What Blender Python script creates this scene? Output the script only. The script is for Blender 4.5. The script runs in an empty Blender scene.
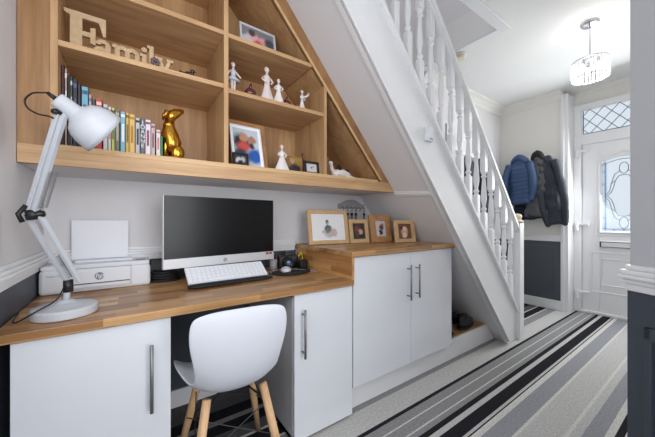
import bpy, bmesh, math, random
from mathutils import Vector, Matrix
random.seed(7)
C = bpy.context.scene.collection
sc = bpy.context.scene
R = math.radians
PI = math.pi

# ------------------------------------------------------------------ camera, world, lights, exposure
cam = bpy.data.objects.new('camera', bpy.data.cameras.new('camera'))
C.objects.link(cam)
cam.location = (0, 0, 1.09)
cam.rotation_euler = (R(90), 0, R(-34.9))
cam.data.sensor_width = 36
cam.data.lens = 283 / 655 * 36
cam.data.shift_y = 1.5 / 655
cam.data.clip_start = 0.02
sc.camera = cam

w = bpy.data.worlds.new('daylight'); sc.world = w
w.use_nodes = True
w.node_tree.nodes['Background'].inputs[0].default_value = (0.80, 0.90, 1.0, 1)
w.node_tree.nodes['Background'].inputs[1].default_value = 0.68

sc.view_settings.view_transform = 'Standard'
sc.view_settings.look = 'None'
sc.view_settings.gamma = 1
sc.view_settings.use_curve_mapping = False
sc.view_settings.exposure = 0.46

def area(name, loc, target, sx, sy, power, col=(1, 1, 1)):
    l = bpy.data.lights.new(name, 'AREA'); l.shape = 'RECTANGLE'; l.size = sx; l.size_y = sy
    l.energy = power; l.color = col
    o = bpy.data.objects.new(name, l); C.objects.link(o)
    o.location = loc
    o.rotation_euler = (Vector(target) - Vector(loc)).to_track_quat('-Z', 'Y').to_euler()
    return o
area('left_bounce_light', (-0.27, 0.42, 1.5), (0.9, 1.15, 1.35), 0.75, 1.0, 7, (0.95, 0.975, 1))  # added light, stands in for a flash bounced off the left wall
area('rear_window_daylight', (0.9, -2.45, 1.35), (0.9, 1.5, 1.2), 2.0, 2.0, 48, (0.96, 0.98, 1))
area('front_door_daylight', (4.3, 0.6, 1.6), (2.8, 0.9, 1.2), 0.6, 1.2, 23, (0.93, 0.97, 1))
area('landing_daylight', (1.4, 0.9, 4.7), (1.6, 1.3, 2.6), 1.4, 1.0, 12, (0.98, 0.99, 1))

# ------------------------------------------------------------------ material helpers
def lin(c):
    out = []
    for v in c[:3]:
        v = v / 255.0
        out.append(v / 12.92 if v <= 0.04045 else ((v + 0.055) / 1.055) ** 2.4)
    return (out[0], out[1], out[2], 1)

def mat(name, col, rough=0.5, metal=0.0, spec=0.5, coat=0.0, noise=0.0, nscale=20, bump=0.0):
    m = bpy.data.materials.new(name); m.use_nodes = True
    nt = m.node_tree; b = nt.nodes['Principled BSDF']
    b.inputs['Base Color'].default_value = lin(col)
    b.inputs['Roughness'].default_value = rough
    b.inputs['Metallic'].default_value = metal
    b.inputs['Specular IOR Level'].default_value = spec
    b.inputs['Coat Weight'].default_value = coat
    if noise or bump:
        tc = nt.nodes.new('ShaderNodeTexCoord')
        n = nt.nodes.new('ShaderNodeTexNoise'); n.inputs['Scale'].default_value = nscale; n.inputs['Detail'].default_value = 4
        nt.links.new(tc.outputs['Object'], n.inputs['Vector'])
        if noise:
            mx = nt.nodes.new('ShaderNodeMix'); mx.data_type = 'RGBA'
            c = lin(col)
            mx.inputs[6].default_value = tuple(v * (1 - noise) for v in c[:3]) + (1,)
            mx.inputs[7].default_value = tuple(min(1, v * (1 + noise)) for v in c[:3]) + (1,)
            nt.links.new(n.outputs['Fac'], mx.inputs[0]); nt.links.new(mx.outputs[2], b.inputs['Base Color'])
        if bump:
            bp = nt.nodes.new('ShaderNodeBump'); bp.inputs['Strength'].default_value = bump; bp.inputs['Distance'].default_value = 0.004
            nt.links.new(n.outputs['Fac'], bp.inputs['Height']); nt.links.new(bp.outputs['Normal'], b.inputs['Normal'])
    return m

def wood(name, c0, c1, stretch=(1.2, 14, 14), rough=0.45, wave=True):
    m = bpy.data.materials.new(name); m.use_nodes = True
    nt = m.node_tree; b = nt.nodes['Principled BSDF']; b.inputs['Roughness'].default_value = rough
    tc = nt.nodes.new('ShaderNodeTexCoord'); mp = nt.nodes.new('ShaderNodeMapping')
    mp.inputs['Scale'].default_value = stretch
    nt.links.new(tc.outputs['Object'], mp.inputs[0])
    n = nt.nodes.new('ShaderNodeTexNoise'); n.inputs['Scale'].default_value = 1.6; n.inputs['Detail'].default_value = 5; n.inputs['Distortion'].default_value = 0.8
    nt.links.new(mp.outputs[0], n.inputs['Vector'])
    r = nt.nodes.new('ShaderNodeValToRGB')
    r.color_ramp.elements[0].position = 0.3; r.color_ramp.elements[0].color = lin(c0)
    r.color_ramp.elements[1].position = 0.7; r.color_ramp.elements[1].color = lin(c1)
    nt.links.new(n.outputs['Fac'], r.inputs[0])
    # fine grain
    mp2 = nt.nodes.new('ShaderNodeMapping'); mp2.inputs['Scale'].default_value = tuple(s * (3 if s < 5 else 9) for s in stretch)
    nt.links.new(tc.outputs['Object'], mp2.inputs[0])
    n2 = nt.nodes.new('ShaderNodeTexNoise'); n2.inputs['Scale'].default_value = 1.5; n2.inputs['Detail'].default_value = 3
    nt.links.new(mp2.outputs[0], n2.inputs['Vector'])
    mr = nt.nodes.new('ShaderNodeMapRange'); mr.inputs[1].default_value = 0.3; mr.inputs[2].default_value = 0.7; mr.inputs[3].default_value = 0.88; mr.inputs[4].default_value = 1.06
    nt.links.new(n2.outputs['Fac'], mr.inputs[0])
    mx = nt.nodes.new('ShaderNodeVectorMath'); mx.operation = 'SCALE'
    nt.links.new(r.outputs[0], mx.inputs[0]); nt.links.new(mr.outputs[0], mx.inputs['Scale'])
    nt.links.new(mx.outputs[0], b.inputs['Base Color'])
    return m

def staves(name, cols, sx=0.34, sy=0.042, rough=0.32, axes='XY'):
    """butcher block: staves running along X, stepped across Y and Z"""
    m = bpy.data.materials.new(name); m.use_nodes = True
    nt = m.node_tree; b = nt.nodes['Principled BSDF']; b.inputs['Roughness'].default_value = rough
    tc = nt.nodes.new('ShaderNodeTexCoord'); sp = nt.nodes.new('ShaderNodeSeparateXYZ')
    nt.links.new(tc.outputs['Object'], sp.inputs[0])
    ad = nt.nodes.new('ShaderNodeMath'); ad.operation = 'ADD'
    cb = nt.nodes.new('ShaderNodeCombineXYZ')
    if axes == 'XY':
        nt.links.new(sp.outputs['Y'], ad.inputs[0]); nt.links.new(sp.outputs['Z'], ad.inputs[1]); nt.links.new(sp.outputs['X'], cb.inputs[0])
    else:
        nt.links.new(sp.outputs['X'], ad.inputs[0]); nt.links.new(sp.outputs['Z'], ad.inputs[1]); nt.links.new(sp.outputs['Y'], cb.inputs[0])
    nt.links.new(ad.outputs[0], cb.inputs[1])
    br = nt.nodes.new('ShaderNodeTexBrick'); br.offset = 0.37; br.offset_frequency = 2; br.squash = 0.8; br.squash_frequency = 3
    br.inputs['Color1'].default_value = (0, 0, 0, 1); br.inputs['Color2'].default_value = (1, 1, 1, 1)
    br.inputs['Mortar'].default_value = (0.25, 0.25, 0.25, 1)
    br.inputs['Scale'].default_value = 1; br.inputs['Mortar Size'].default_value = 0.0006
    br.inputs['Brick Width'].default_value = sx; br.inputs['Row Height'].default_value = sy
    nt.links.new(cb.outputs[0], br.inputs['Vector'])
    r = nt.nodes.new('ShaderNodeValToRGB')
    r.color_ramp.elements[0].color = lin(cols[0]); r.color_ramp.elements[1].color = lin(cols[-1])
    for i, c in enumerate(cols[1:-1]):
        e = r.color_ramp.elements.new((i + 1) / (len(cols) - 1)); e.color = lin(c)
    nt.links.new(br.outputs['Color'], r.inputs[0])
    mp = nt.nodes.new('ShaderNodeMapping'); mp.inputs['Scale'].default_value = (3, 70, 70) if axes == 'XY' else (70, 3, 70)
    nt.links.new(tc.outputs['Object'], mp.inputs[0])
    n = nt.nodes.new('ShaderNodeTexNoise'); n.inputs['Scale'].default_value = 1.5; n.inputs['Detail'].default_value = 4
    nt.links.new(mp.outputs[0], n.inputs['Vector'])
    mr = nt.nodes.new('ShaderNodeMapRange'); mr.inputs[1].default_value = 0.3; mr.inputs[2].default_value = 0.7; mr.inputs[3].default_value = 0.82; mr.inputs[4].default_value = 1.1
    nt.links.new(n.outputs['Fac'], mr.inputs[0])
    mx = nt.nodes.new('ShaderNodeVectorMath'); mx.operation = 'SCALE'
    nt.links.new(r.outputs[0], mx.inputs[0]); nt.links.new(mr.outputs[0], mx.inputs['Scale'])
    nt.links.new(mx.outputs[0], b.inputs['Base Color'])
    return m

def carpet():
    m = bpy.data.materials.new('striped_carpet'); m.use_nodes = True
    nt = m.node_tree; b = nt.nodes['Principled BSDF']; b.inputs['Roughness'].default_value = 0.95
    b.inputs['Specular IOR Level'].default_value = 0.1
    tc = nt.nodes.new('ShaderNodeTexCoord'); sp = nt.nodes.new('ShaderNodeSeparateXYZ')
    nt.links.new(tc.outputs['Object'], sp.inputs[0])
    mr = nt.nodes.new('ShaderNodeMapRange'); mr.inputs[1].default_value = 0; mr.inputs[2].default_value = 1.9
    nt.links.new(sp.outputs['Y'], mr.inputs[0])
    LG, WH, GR, BG, BK, DG = (186, 184, 182), (204, 202, 198), (138, 137, 137), (146, 147, 152), (36, 34, 39), (92, 91, 94)
    st = [(0, GR), (.29, WH), (.31, BK), (.336, WH), (.365, BG), (.431, LG), (.474, WH), (.488, LG), (.62, WH),
          (.638, BG), (.724, WH), (.7527, BK), (.764, LG), (.7786, BK), (.839, LG), (.873, BK), (.902, GR), (.928, WH), (.9406, GR),
          (.997, WH), (1.0055, GR), (1.057, BK), (1.083, LG), (1.222, GR), (1.30, WH), (1.315, BK), (1.40, WH), (1.415, DG), (1.49, BK), (1.56, GR), (1.60, BK), (1.68, DG)]
    r = nt.nodes.new('ShaderNodeValToRGB'); r.color_ramp.interpolation = 'CONSTANT'
    r.color_ramp.elements.remove(r.color_ramp.elements[1])
    r.color_ramp.elements[0].color = lin(st[0][1])
    for y, c in st[1:]:
        e = r.color_ramp.elements.new(y / 1.9); e.color = lin(c)
    nt.links.new(mr.outputs[0], r.inputs[0])
    n = nt.nodes.new('ShaderNodeTexNoise'); n.inputs['Scale'].default_value = 90; n.inputs['Detail'].default_value = 6; n.inputs['Roughness'].default_value = .75
    nt.links.new(tc.outputs['Object'], n.inputs['Vector'])
    m2 = nt.nodes.new('ShaderNodeMapRange'); m2.inputs[1].default_value = 0.3; m2.inputs[2].default_value = 0.7; m2.inputs[3].default_value = 0.66; m2.inputs[4].default_value = 1.26
    nt.links.new(n.outputs['Fac'], m2.inputs[0])
    mx = nt.nodes.new('ShaderNodeVectorMath'); mx.operation = 'SCALE'
    nt.links.new(r.outputs[0], mx.inputs[0]); nt.links.new(m2.outputs[0], mx.inputs['Scale'])
    nt.links.new(mx.outputs[0], b.inputs['Base Color'])
    bp = nt.nodes.new('ShaderNodeBump'); bp.inputs['Strength'].default_value = 0.5; bp.inputs['Distance'].default_value = 0.004
    nt.links.new(n.outputs['Fac'], bp.inputs['Height']); nt.links.new(bp.outputs['Normal'], b.inputs['Normal'])
    return m

def photo_mat(name, bg, blobs, soft=0.35):
    """picture print: soft coloured shapes; blobs = (x, z, radius, colour) in the print's own metres"""
    m = bpy.data.materials.new(name); m.use_nodes = True
    nt = m.node_tree; b = nt.nodes['Principled BSDF']; b.inputs['Roughness'].default_value = 0.25
    tc = nt.nodes.new('ShaderNodeTexCoord')
    n = nt.nodes.new('ShaderNodeTexNoise'); n.inputs['Scale'].default_value = 45; n.inputs['Detail'].default_value = 2
    nt.links.new(tc.outputs['Object'], n.inputs['Vector'])
    sub = nt.nodes.new('ShaderNodeVectorMath'); sub.operation = 'SUBTRACT'; sub.inputs[1].default_value = (.5, .5, .5)
    nt.links.new(n.outputs['Color'], sub.inputs[0])
    scl = nt.nodes.new('ShaderNodeVectorMath'); scl.operation = 'SCALE'; scl.inputs['Scale'].default_value = 0.02
    nt.links.new(sub.outputs[0], scl.inputs[0])
    add = nt.nodes.new('ShaderNodeVectorMath'); add.operation = 'ADD'
    nt.links.new(tc.outputs['Object'], add.inputs[0]); nt.links.new(scl.outputs[0], add.inputs[1])
    mul = nt.nodes.new('ShaderNodeVectorMath'); mul.operation = 'MULTIPLY'; mul.inputs[1].default_value = (1, 0, 1)
    nt.links.new(add.outputs[0], mul.inputs[0])
    prev = None
    for (x, z, rad, c) in blobs:
        d = nt.nodes.new('ShaderNodeVectorMath'); d.operation = 'DISTANCE'; d.inputs[1].default_value = (x, 0, z)
        nt.links.new(mul.outputs[0], d.inputs[0])
        mr = nt.nodes.new('ShaderNodeMapRange'); mr.interpolation_type = 'SMOOTHSTEP'
        mr.inputs[1].default_value = rad * (1 - soft); mr.inputs[2].default_value = rad * (1 + soft)
        mr.inputs[3].default_value = 1; mr.inputs[4].default_value = 0
        nt.links.new(d.outputs['Value'], mr.inputs[0])
        mx = nt.nodes.new('ShaderNodeMix'); mx.data_type = 'RGBA'
        nt.links.new(mr.outputs[0], mx.inputs[0])
        if prev is None: mx.inputs[6].default_value = lin(bg)
        else: nt.links.new(prev, mx.inputs[6])
        mx.inputs[7].default_value = lin(c); prev = mx.outputs[2]
    nt.links.new(prev, b.inputs['Base Color'])
    return m

def glassy(name, col, fac=0.25, tint=(255, 255, 255), rough=0.1, trans=0.0):
    m = bpy.data.materials.new(name); m.use_nodes = True
    nt = m.node_tree; nt.nodes.remove(nt.nodes['Principled BSDF'])
    out = nt.nodes['Material Output']
    t = nt.nodes.new('ShaderNodeBsdfTransparent'); t.inputs[0].default_value = lin(tint)
    g = nt.nodes.new('ShaderNodeBsdfPrincipled'); g.inputs['Base Color'].default_value = lin(col); g.inputs['Roughness'].default_value = rough
    mx = nt.nodes.new('ShaderNodeMixShader'); mx.inputs[0].default_value = fac
    nt.links.new(t.outputs[0], mx.inputs[1]); nt.links.new(g.outputs[0], mx.inputs[2]); nt.links.new(mx.outputs[0], out.inputs[0])
    return m

def emit(name, col, strength):
    m = mat(name, col, 0.4)
    b = m.node_tree.nodes['Principled BSDF']
    b.inputs['Emission Color'].default_value = lin(col); b.inputs['Emission Strength'].default_value = strength
    return m

M = dict(
    wall=mat('wall_paint', (223, 221, 223), 0.8, noise=0.015, nscale=3),
    hall=mat('hall_cream_paint', (228, 226, 221), 0.8, noise=0.015, nscale=3),
    ceil=mat('ceiling_paint', (228, 228, 227), 0.9),
    gloss=mat('white_gloss_paint', (232, 232, 234), 0.35),
    navy=mat('dark_slate_paint', (62, 69, 80), 0.5, noise=0.04, nscale=6),
    slate=mat('grey_slate_paint', (78, 83, 90), 0.5),
    carpet=carpet(),
    oak_h=wood('oak_along', (182, 140, 98), (212, 174, 130), (1.4, 16, 16)),
    oak_v=wood('oak_upright', (178, 136, 94), (206, 168, 124), (16, 16, 1.4)),
    oak_b=wood('oak_panel', (172, 130, 88), (200, 160, 116), (9, 9, 1.1)),
    oak_edge=wood('oak_edge', (198, 158, 112), (220, 184, 138), (1.5, 20, 20)),
    block=staves('butcher_block', [(128, 86, 48), (200, 154, 102), (164, 116, 70), (220, 178, 126), (142, 96, 54), (188, 142, 92)]),
    block_s=staves('butcher_block_side', [(150, 98, 54), (196, 144, 88), (170, 120, 70), (206, 158, 102), (160, 108, 62)], 0.25, 0.034, axes='YZ'),
    cab=mat('white_gloss_door', (222, 224, 230), 0.12, coat=0.4),
    carc=mat('white_carcass', (200, 201, 204), 0.4),
    steel=mat('brushed_steel', (136, 136, 139), 0.42, 0.6),
    chrome=mat('chrome', (200, 200, 204), 0.12, 1.0),
    plastic=mat('white_plastic', (222, 224, 230), 0.42),
    lampw=mat('lamp_enamel', (188, 191, 198), 0.45),
    black=mat('black_plastic', (20, 20, 22), 0.45),
    rubber=mat('black_rubber', (26, 27, 32), 0.7),
    screen=mat('screen_glass', (8, 8, 9), 0.25, spec=0.35),
    silver=mat('silver_plastic', (204, 205, 209), 0.35, 0.2),
    beech=wood('beech_leg', (196, 152, 108), (222, 182, 140), (14, 14, 1.5)),
    paper=mat('paper', (240, 241, 248), 0.8),
    pages=mat('book_pages', (222, 214, 196), 0.9),
    grey=mat('mid_grey_plastic', (120, 122, 126), 0.5),
    gold=mat('gold_finish', (206, 150, 60), 0.22, 1.0, bump=1.0, nscale=28),
    porc=mat('white_porcelain', (232, 228, 226), 0.18),
    porcp=mat('pale_pink_porcelain', (226, 212, 208), 0.2),
    porcb=mat('pale_blue_porcelain', (200, 204, 214), 0.2),
    skin=mat('flesh_glaze', (216, 180, 158), 0.3),
    burg=mat('burgundy_glass', (82, 12, 30), 0.1, coat=0.6),
    blackg=mat('black_glaze', (24, 22, 24), 0.12, coat=0.5),
    mdf=wood('letter_wood', (186, 156, 120), (206, 178, 142), (6, 6, 6)),
    glass=glassy('clear_glass', (240, 245, 250), 0.12),
    glassb=glassy('blue_tinted_glass', (215, 228, 242), 0.08, (243, 248, 254)),
    lead=mat('lead_came', (84, 88, 96), 0.5, 0.3),
    crystal=mat('crystal_rod', (238, 238, 240), 0.05, 0.1, coat=1.0),
    bulb=emit('lamp_bulb', (255, 244, 220), 4),
    blue=mat('blue_nylon', (62, 86, 126), 0.5, bump=0.4, nscale=50),
    bluel=mat('blue_nylon_lining', (38, 46, 66), 0.6),
    coatg=mat('grey_canvas', (90, 90, 93), 0.85, noise=0.3, nscale=25, bump=0.6),
    coatb=mat('charcoal_cloth', (52, 56, 66), 0.8, noise=0.2, nscale=25, bump=0.6),
    coatn=mat('navy_cloth', (34, 40, 54), 0.8, noise=0.2, nscale=25, bump=0.6),
    fur=mat('dark_fur', (46, 44, 46), 0.95, noise=0.4, nscale=80, bump=1.0),
    shoe=mat('black_leather', (24, 23, 25), 0.45, bump=0.4, nscale=40),
    shoeg=mat('grey_shoe', (96, 98, 104), 0.7),
    cream=mat('cream_plastic', (226, 214, 186), 0.5),
    yellow=mat('yellow_plastic', (226, 200, 60), 0.5),
    red=mat('red_sticker', (150, 40, 48), 0.5),
    pew=mat('grey_painted_wood', (164, 160, 162), 0.6, noise=0.15, nscale=30),
)

# ------------------------------------------------------------------ mesh builder (world coordinates unless parent is rotated)
class MB:
    def __init__(s): s.bm = bmesh.new()
    def xf(s, verts, mtx):
        if mtx is not None:
            for v in verts: v.co = mtx @ v.co
    def box(s, x0, x1, y0, y1, z0, z1, mtx=None):
        v = [s.bm.verts.new((x, y, z)) for x in (x0, x1) for y in (y0, y1) for z in (z0, z1)]
        for f in ((0, 1, 3, 2), (4, 6, 7, 5), (0, 4, 5, 1), (2, 3, 7, 6), (0, 2, 6, 4), (1, 5, 7, 3)):
            s.bm.faces.new([v[i] for i in f])
        s.xf(v, mtx); return s
    def prism(s, poly, a, b, axis='Y', mtx=None):
        def P(p, t):
            if axis == 'Y': return (p[0], t, p[1])
            if axis == 'X': return (t, p[0], p[1])
            return (p[0], p[1], t)
        A = [s.bm.verts.new(P(p, a)) for p in poly]; B = [s.bm.verts.new(P(p, b)) for p in poly]
        n = len(poly)
        s.bm.faces.new(A); s.bm.faces.new(B[::-1])
        for i in range(n): s.bm.faces.new((A[i], B[i], B[(i + 1) % n], A[(i + 1) % n]))
        s.xf(A + B, mtx); return s
    def loft(s, rings, caps=True, closed=True, mtx=None):
        vs = [[s.bm.verts.new(p) for p in r] for r in rings]
        n = len(vs[0])
        for a, b in zip(vs, vs[1:]):
            for i in range(n if closed else n - 1):
                j = (i + 1) % n
                try: s.bm.faces.new((a[i], a[j], b[j], b[i]))
                except ValueError: pass
        if caps and closed:
            s.bm.faces.new(vs[0][::-1]); s.bm.faces.new(vs[-1])
        s.xf([v for r in vs for v in r], mtx); return s
    def tube(s, pts, r, seg=10, caps=True, mtx=None, flat=1.0):
        pts = [Vector(p) for p in pts]; rs = r if isinstance(r, (list, tuple)) else [r] * len(pts)
        rings = []; up = None
        for i, p in enumerate(pts):
            d = (pts[min(i + 1, len(pts) - 1)] - pts[max(i - 1, 0)]).normalized()
            if up is None:
                up = Vector((0, 0, 1)) if abs(d.z) < 0.9 else Vector((1, 0, 0))
            sd = d.cross(up)
            if sd.length < 1e-4: sd = d.orthogonal()
            sd.normalize(); u = sd.cross(d).normalized(); up = u
            rings.append([p + (sd * math.cos(t) * flat + u * math.sin(t)) * rs[i] for t in [2 * PI * k / seg for k in range(seg)]])
        return s.loft(rings, caps, mtx=mtx)
    def lathe(s, prof, seg=24, loc=(0, 0, 0), mtx=None, sx=1, sy=1):
        rings = [[(loc[0] + max(r, 1e-4) * math.cos(2 * PI * k / seg) * sx, loc[1] + max(r, 1e-4) * math.sin(2 * PI * k / seg) * sy, loc[2] + z) for k in range(seg)] for r, z in prof]
        return s.loft(rings, True, mtx=mtx)
    def ball(s, c, r, seg=14, mtx=None):
        if not isinstance(r, (tuple, list)): r = (r, r, r)
        n = seg // 2 + 1
        rings = []
        for i in range(n + 1):
            ph = PI * (i + 0.001) / (n + 0.002)
            rings.append([(c[0] + r[0] * math.sin(ph) * math.cos(2 * PI * k / seg), c[1] + r[1] * math.sin(ph) * math.sin(2 * PI * k / seg), c[2] - r[2] * math.cos(ph)) for k in range(seg)])
        return s.loft(rings, True, mtx=mtx)
    def build(s, name, m, parent=None, local=False, bevel=0, smooth=False, sub=0, solid=0, origin=None):
        bmesh.ops.recalc_face_normals(s.bm, faces=s.bm.faces)
        off = Vector((0, 0, 0))
        if parent is not None and not local:
            q = parent
            while q is not None: off += q.location; q = q.parent
        if origin is not None: off = Vector(origin)
        if off.length:
            for v in s.bm.verts: v.co -= off
        me = bpy.data.meshes.new(name); s.bm.to_mesh(me); s.bm.free()
        if m is not None: me.materials.append(m)
        o = bpy.data.objects.new(name, me); C.objects.link(o)
        if origin is not None: o.location = origin
        if parent is not None: o.parent = parent
        if smooth:
            for p in me.polygons: p.use_smooth = True
        if solid:
            md = o.modifiers.new('t', 'SOLIDIFY'); md.thickness = solid; md.offset = 0
        if bevel:
            md = o.modifiers.new('b', 'BEVEL'); md.width = bevel; md.segments = 2; md.limit_method = 'ANGLE'; md.angle_limit = R(35)
        if sub:
            md = o.modifiers.new('s', 'SUBSURF'); md.levels = sub; md.render_levels = sub
        return o

def thing(name, label, cat, loc=(0, 0, 0), rotz=0, group=None, rot=None):
    o = bpy.data.objects.new(name, None); C.objects.link(o); o.empty_display_size = 0.05
    o.location = loc; o.rotation_euler = rot if rot else (0, 0, rotz)
    o['label'] = label; o['category'] = cat
    if group: o['group'] = group
    return o
def tag(o, label, cat, group=None):
    o['label'] = label; o['category'] = cat
    if group: o['group'] = group
    return o
def struct(o):
    o['kind'] = 'structure'; return o
def lab(o, t): o['label'] = t; return o

def text_part(name, body, size, m, parent, mtx, ext=0.0004, shear=0.0, bold=0.0):
    cu = bpy.data.curves.new('t', 'FONT'); cu.body = body; cu.size = size; cu.extrude = ext; cu.align_x = 'CENTER'; cu.align_y = 'CENTER'
    cu.shear = shear; cu.offset = bold
    to = bpy.data.objects.new('t', cu); C.objects.link(to)
    bpy.context.view_layer.update()
    me = bpy.data.meshes.new_from_object(to.evaluated_get(bpy.context.evaluated_depsgraph_get()))
    bpy.data.objects.remove(to); bpy.data.curves.remove(cu)
    me.transform(mtx); me.materials.clear(); me.materials.append(m)
    o = bpy.data.objects.new(name, me); C.objects.link(o); o.parent = parent
    return o

# ------------------------------------------------------------------ room shell
XL, YB, CH = -0.335, 1.87, 2.63
SL = 1.175                                      # stair slope
def soff(x): return 1.165 * (2.762 - x)         # underside of the stairs
def strb(x): return SL * (2.735 - x)            # bottom edge of stringer

struct(MB().box(-0.6, 4.75, -2.8, 2.1, -0.06, 0).build('floor', M['carpet']))
# left wall with an added window opening (beside the camera, unseen)
b = MB()
b.box(XL - .15, XL, -2.6, 0.05, 0, CH); b.box(XL - .15, XL, 0.8, YB + .15, 0, CH)
b.box(XL - .15, XL, 0.05, 0.8, 0, 0.98); b.box(XL - .15, XL, 0.05, 0.8, 2.05, CH)
wl = struct(b.build('wall_left', M['wall']))
MB().box(XL, XL + .006, 0.0, YB, 0.0, 0.865).build('wainscot', M['navy'], wl)
b = MB().box(XL - .05, XL, -2.6, 0.05, 0, 0.01)
wf = struct(MB().box(XL - .1, XL - .05, 0.05, 0.09, 0.98, 2.05).box(XL - .1, XL - .05, 0.76, 0.8, 0.98, 2.05).box(XL - .1, XL - .05, 0.05, 0.8, 0.98, 1.02).box(XL - .1, XL - .05, 0.05, 0.8, 2.01, 2.05).build('added_window', M['gloss']))  # unseen window added to go with the bounce light
MB().box(XL - .08, XL - .075, 0.09, 0.76, 1.02, 2.01).build('pane', M['glass'], wf)
b.bm.free()
# back wall (long party wall: behind the desk, then beside the stairs, up to the first floor)
wb = struct(MB().box(XL - .15, 4.75, YB, YB + .12, 0, 5.0).build('wall_back', M['wall']))
MB().box(XL, 1.01, YB - .006, YB, 0.0, 0.872).build('wainscot', M['navy'], wb)
MB().box(2.9, 4.25, YB - .006, YB, 0.11, 0.83).build('wainscot', M['slate'], wb)
# front wall (coats wall, set forward of the door)
wfr = struct(MB().box(4.25, 4.6, 1.168, YB, 0, CH).box(4.45, 4.6, 1.09, 1.168, 0, CH).box(4.45, 4.6, 0.05, 1.09, 2.46, CH).box(4.45, 4.6, 0.05, 0.27, 0, 2.46).build('wall_front', M['hall']))
MB().box(4.245, 4.25, 1.186, YB, 0.115, 0.83).build('wainscot', M['slate'], wfr)
b = MB(); b.box(4.238, 4.25, 1.25, 1.27, 0.19, 0.77); b.box(4.238, 4.25, 1.78, 1.80, 0.19, 0.77); b.box(4.238, 4.25, 1.27, 1.78, 0.75, 0.77); b.box(4.238, 4.25, 1.27, 1.78, 0.19, 0.21)
b.build('panel_bead', M['slate'], wfr, bevel=.003)
# right-hand hall wall and the wall beside the camera
struct(MB().box(1.5, 4.6, -0.05, 0.06, 0, CH).build('wall_right', M['hall']))
A = Vector((1.333, .193)); dn = Vector((-.46, -.888)); nn = Vector((-.888, .46))
def seg(b, o0, o1, z0, z1, l0=0.0, l1=0.62):
    p = [A + dn * l0 + nn * o0, A + dn * l1 + nn * o0, A + dn * l1 + nn * o1, A + dn * l0 + nn * o1]
    return b.prism([(q.x, q.y) for q in p], z0, z1, 'Z')
wn = struct(seg(MB(), -.25, 0, 0, CH).build('wall_near', mat('dimmed_wall_paint', (188, 190, 195), .8), bevel=.004))  # paint darkened to imitate the dim light on this face
seg(MB(), -.20, .004, 0, .865, -.003).build('wainscot', M['navy'], wn)
b = MB(); seg(b, 0, .014, .10, .14, .045, .5); seg(b, 0, .014, .72, .76, .045, .5); seg(b, 0, .014, .10, .76, .045, .065)
b.build('panel_bead', M['navy'], wn, bevel=.004)
b = MB()
for o1, z0, z1 in ((.012, .862, .885), (.020, .885, .902), (.034, .902, .915), (.028, .915, .93), (.014, .93, .945)):
    seg(b, -.22, o1, z0, z1, -o1 * .35)
struct(b.build('trim_1', M['gloss'], bevel=.004))
struct(MB().box(2.4, 2.5, -2.6, -0.05, 0, CH).build('wall_side', M['wall']))
wr = struct(MB().box(XL, -.1, -2.7, -2.6, 0, CH).box(1.9, 2.5, -2.7, -2.6, 0, CH).box(-.1, 1.9, -2.7, -2.6, 0, .3).box(-.1, 1.9, -2.7, -2.6, 2.4, CH).build('wall_rear', M['wall']))
w2 = struct(MB().box(-.1, -.05, -2.68, -2.62, .3, 2.4).box(1.85, 1.9, -2.68, -2.62, .3, 2.4).box(-.1, 1.9, -2.68, -2.62, .3, .35).box(-.1, 1.9, -2.68, -2.62, 2.35, 2.4).box(.88, .92, -2.68, -2.62, .3, 2.4).build('window_2', M['gloss']))
MB().box(-.05, 1.85, -2.652, -2.648, .35, 2.35).build('pane', M['glass'], w2)
# ceiling with stairwell opening
b = MB()
b.box(XL - .1, 4.6, -2.7, 1.09, CH, 2.9); b.box(2.42, 4.6, 1.09, YB, CH, 2.9); b.box(XL - .1, 0.25, 1.09, YB, CH, 2.9)
struct(b.build('ceiling', M['ceil']))
struct(MB().box(2.34, 2.42, -.2, -.1, 5, 5.01).box(.25, 2.50, 1.01, 1.09, CH - .012, CH).box(2.42, 2.50, 1.09, YB, CH - .012, CH).build('trim_2', M['gloss'], bevel=.004))
# landing walls and ceiling upstairs
struct(MB().box(2.56, 2.66, -.6, YB, 2.9, 5.0).box(2.42, 2.56, -.6, YB, 2.9, 3.05).build('wall_landing', M['wall']))
struct(MB().box(XL - .1, XL, -.6, YB, 2.9, 5.0).box(XL, 2.56, -.7, -.6, 2.9, 5.0).build('wall_upstairs', M['wall']))
struct(MB().box(XL - .1, 2.66, -.7, YB + .1, 5.0, 5.1).build('ceiling_upstairs', M['ceil']))
# sloping soffit under the stairs
x0, x1 = 0.25, 2.735
struct(MB().prism([(x0, soff(x0)), (2.762, 0.0), (2.80, 0.0), (x0, soff(x0) + .05)], 1.166, YB, 'Y').build('ceiling_soffit', M['wall']))
# picture rail strip across the soffit, dado rails, skirting, cornices
n = Vector((-1.165, 0, -1)).normalized()
b = MB()
for o0, hw in ((.014, .012), (.007, .022)):
    rings = []
    for y, xx in ((1.165, 1.672), (1.47, 1.655)):
        cpt = Vector((xx, y, soff(xx))); t = Vector((1, 0, -1.165)).normalized()
        rings.append([cpt - t * hw, cpt - t * hw + n * o0, cpt + t * hw + n * o0, cpt + t * hw])
    b.loft(rings)
struct(b.build('trim_3', M['gloss'], bevel=.002))
b = MB()
for o1, z0, z1 in ((.012, .868, .885), (.018, .885, .905), (.03, .905, .918), (.022, .918, .93), (.012, .93, .945)):
    b.box(XL, XL + o1, 0.0, YB, z0, z1); b.box(XL, 1.0, YB - o1, YB, z0, z1)
struct(b.build('trim_4', M['gloss'], bevel=.003))
b = MB(); b.box(4.225, 4.25, 1.182, YB, .83, .90); b.box(4.215, 4.25, 1.182, YB, .885, .905); b.box(3.0, 4.25, YB - .025, YB, .83, .90)
struct(b.build('trim_5', M['gloss'], bevel=.004))
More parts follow.
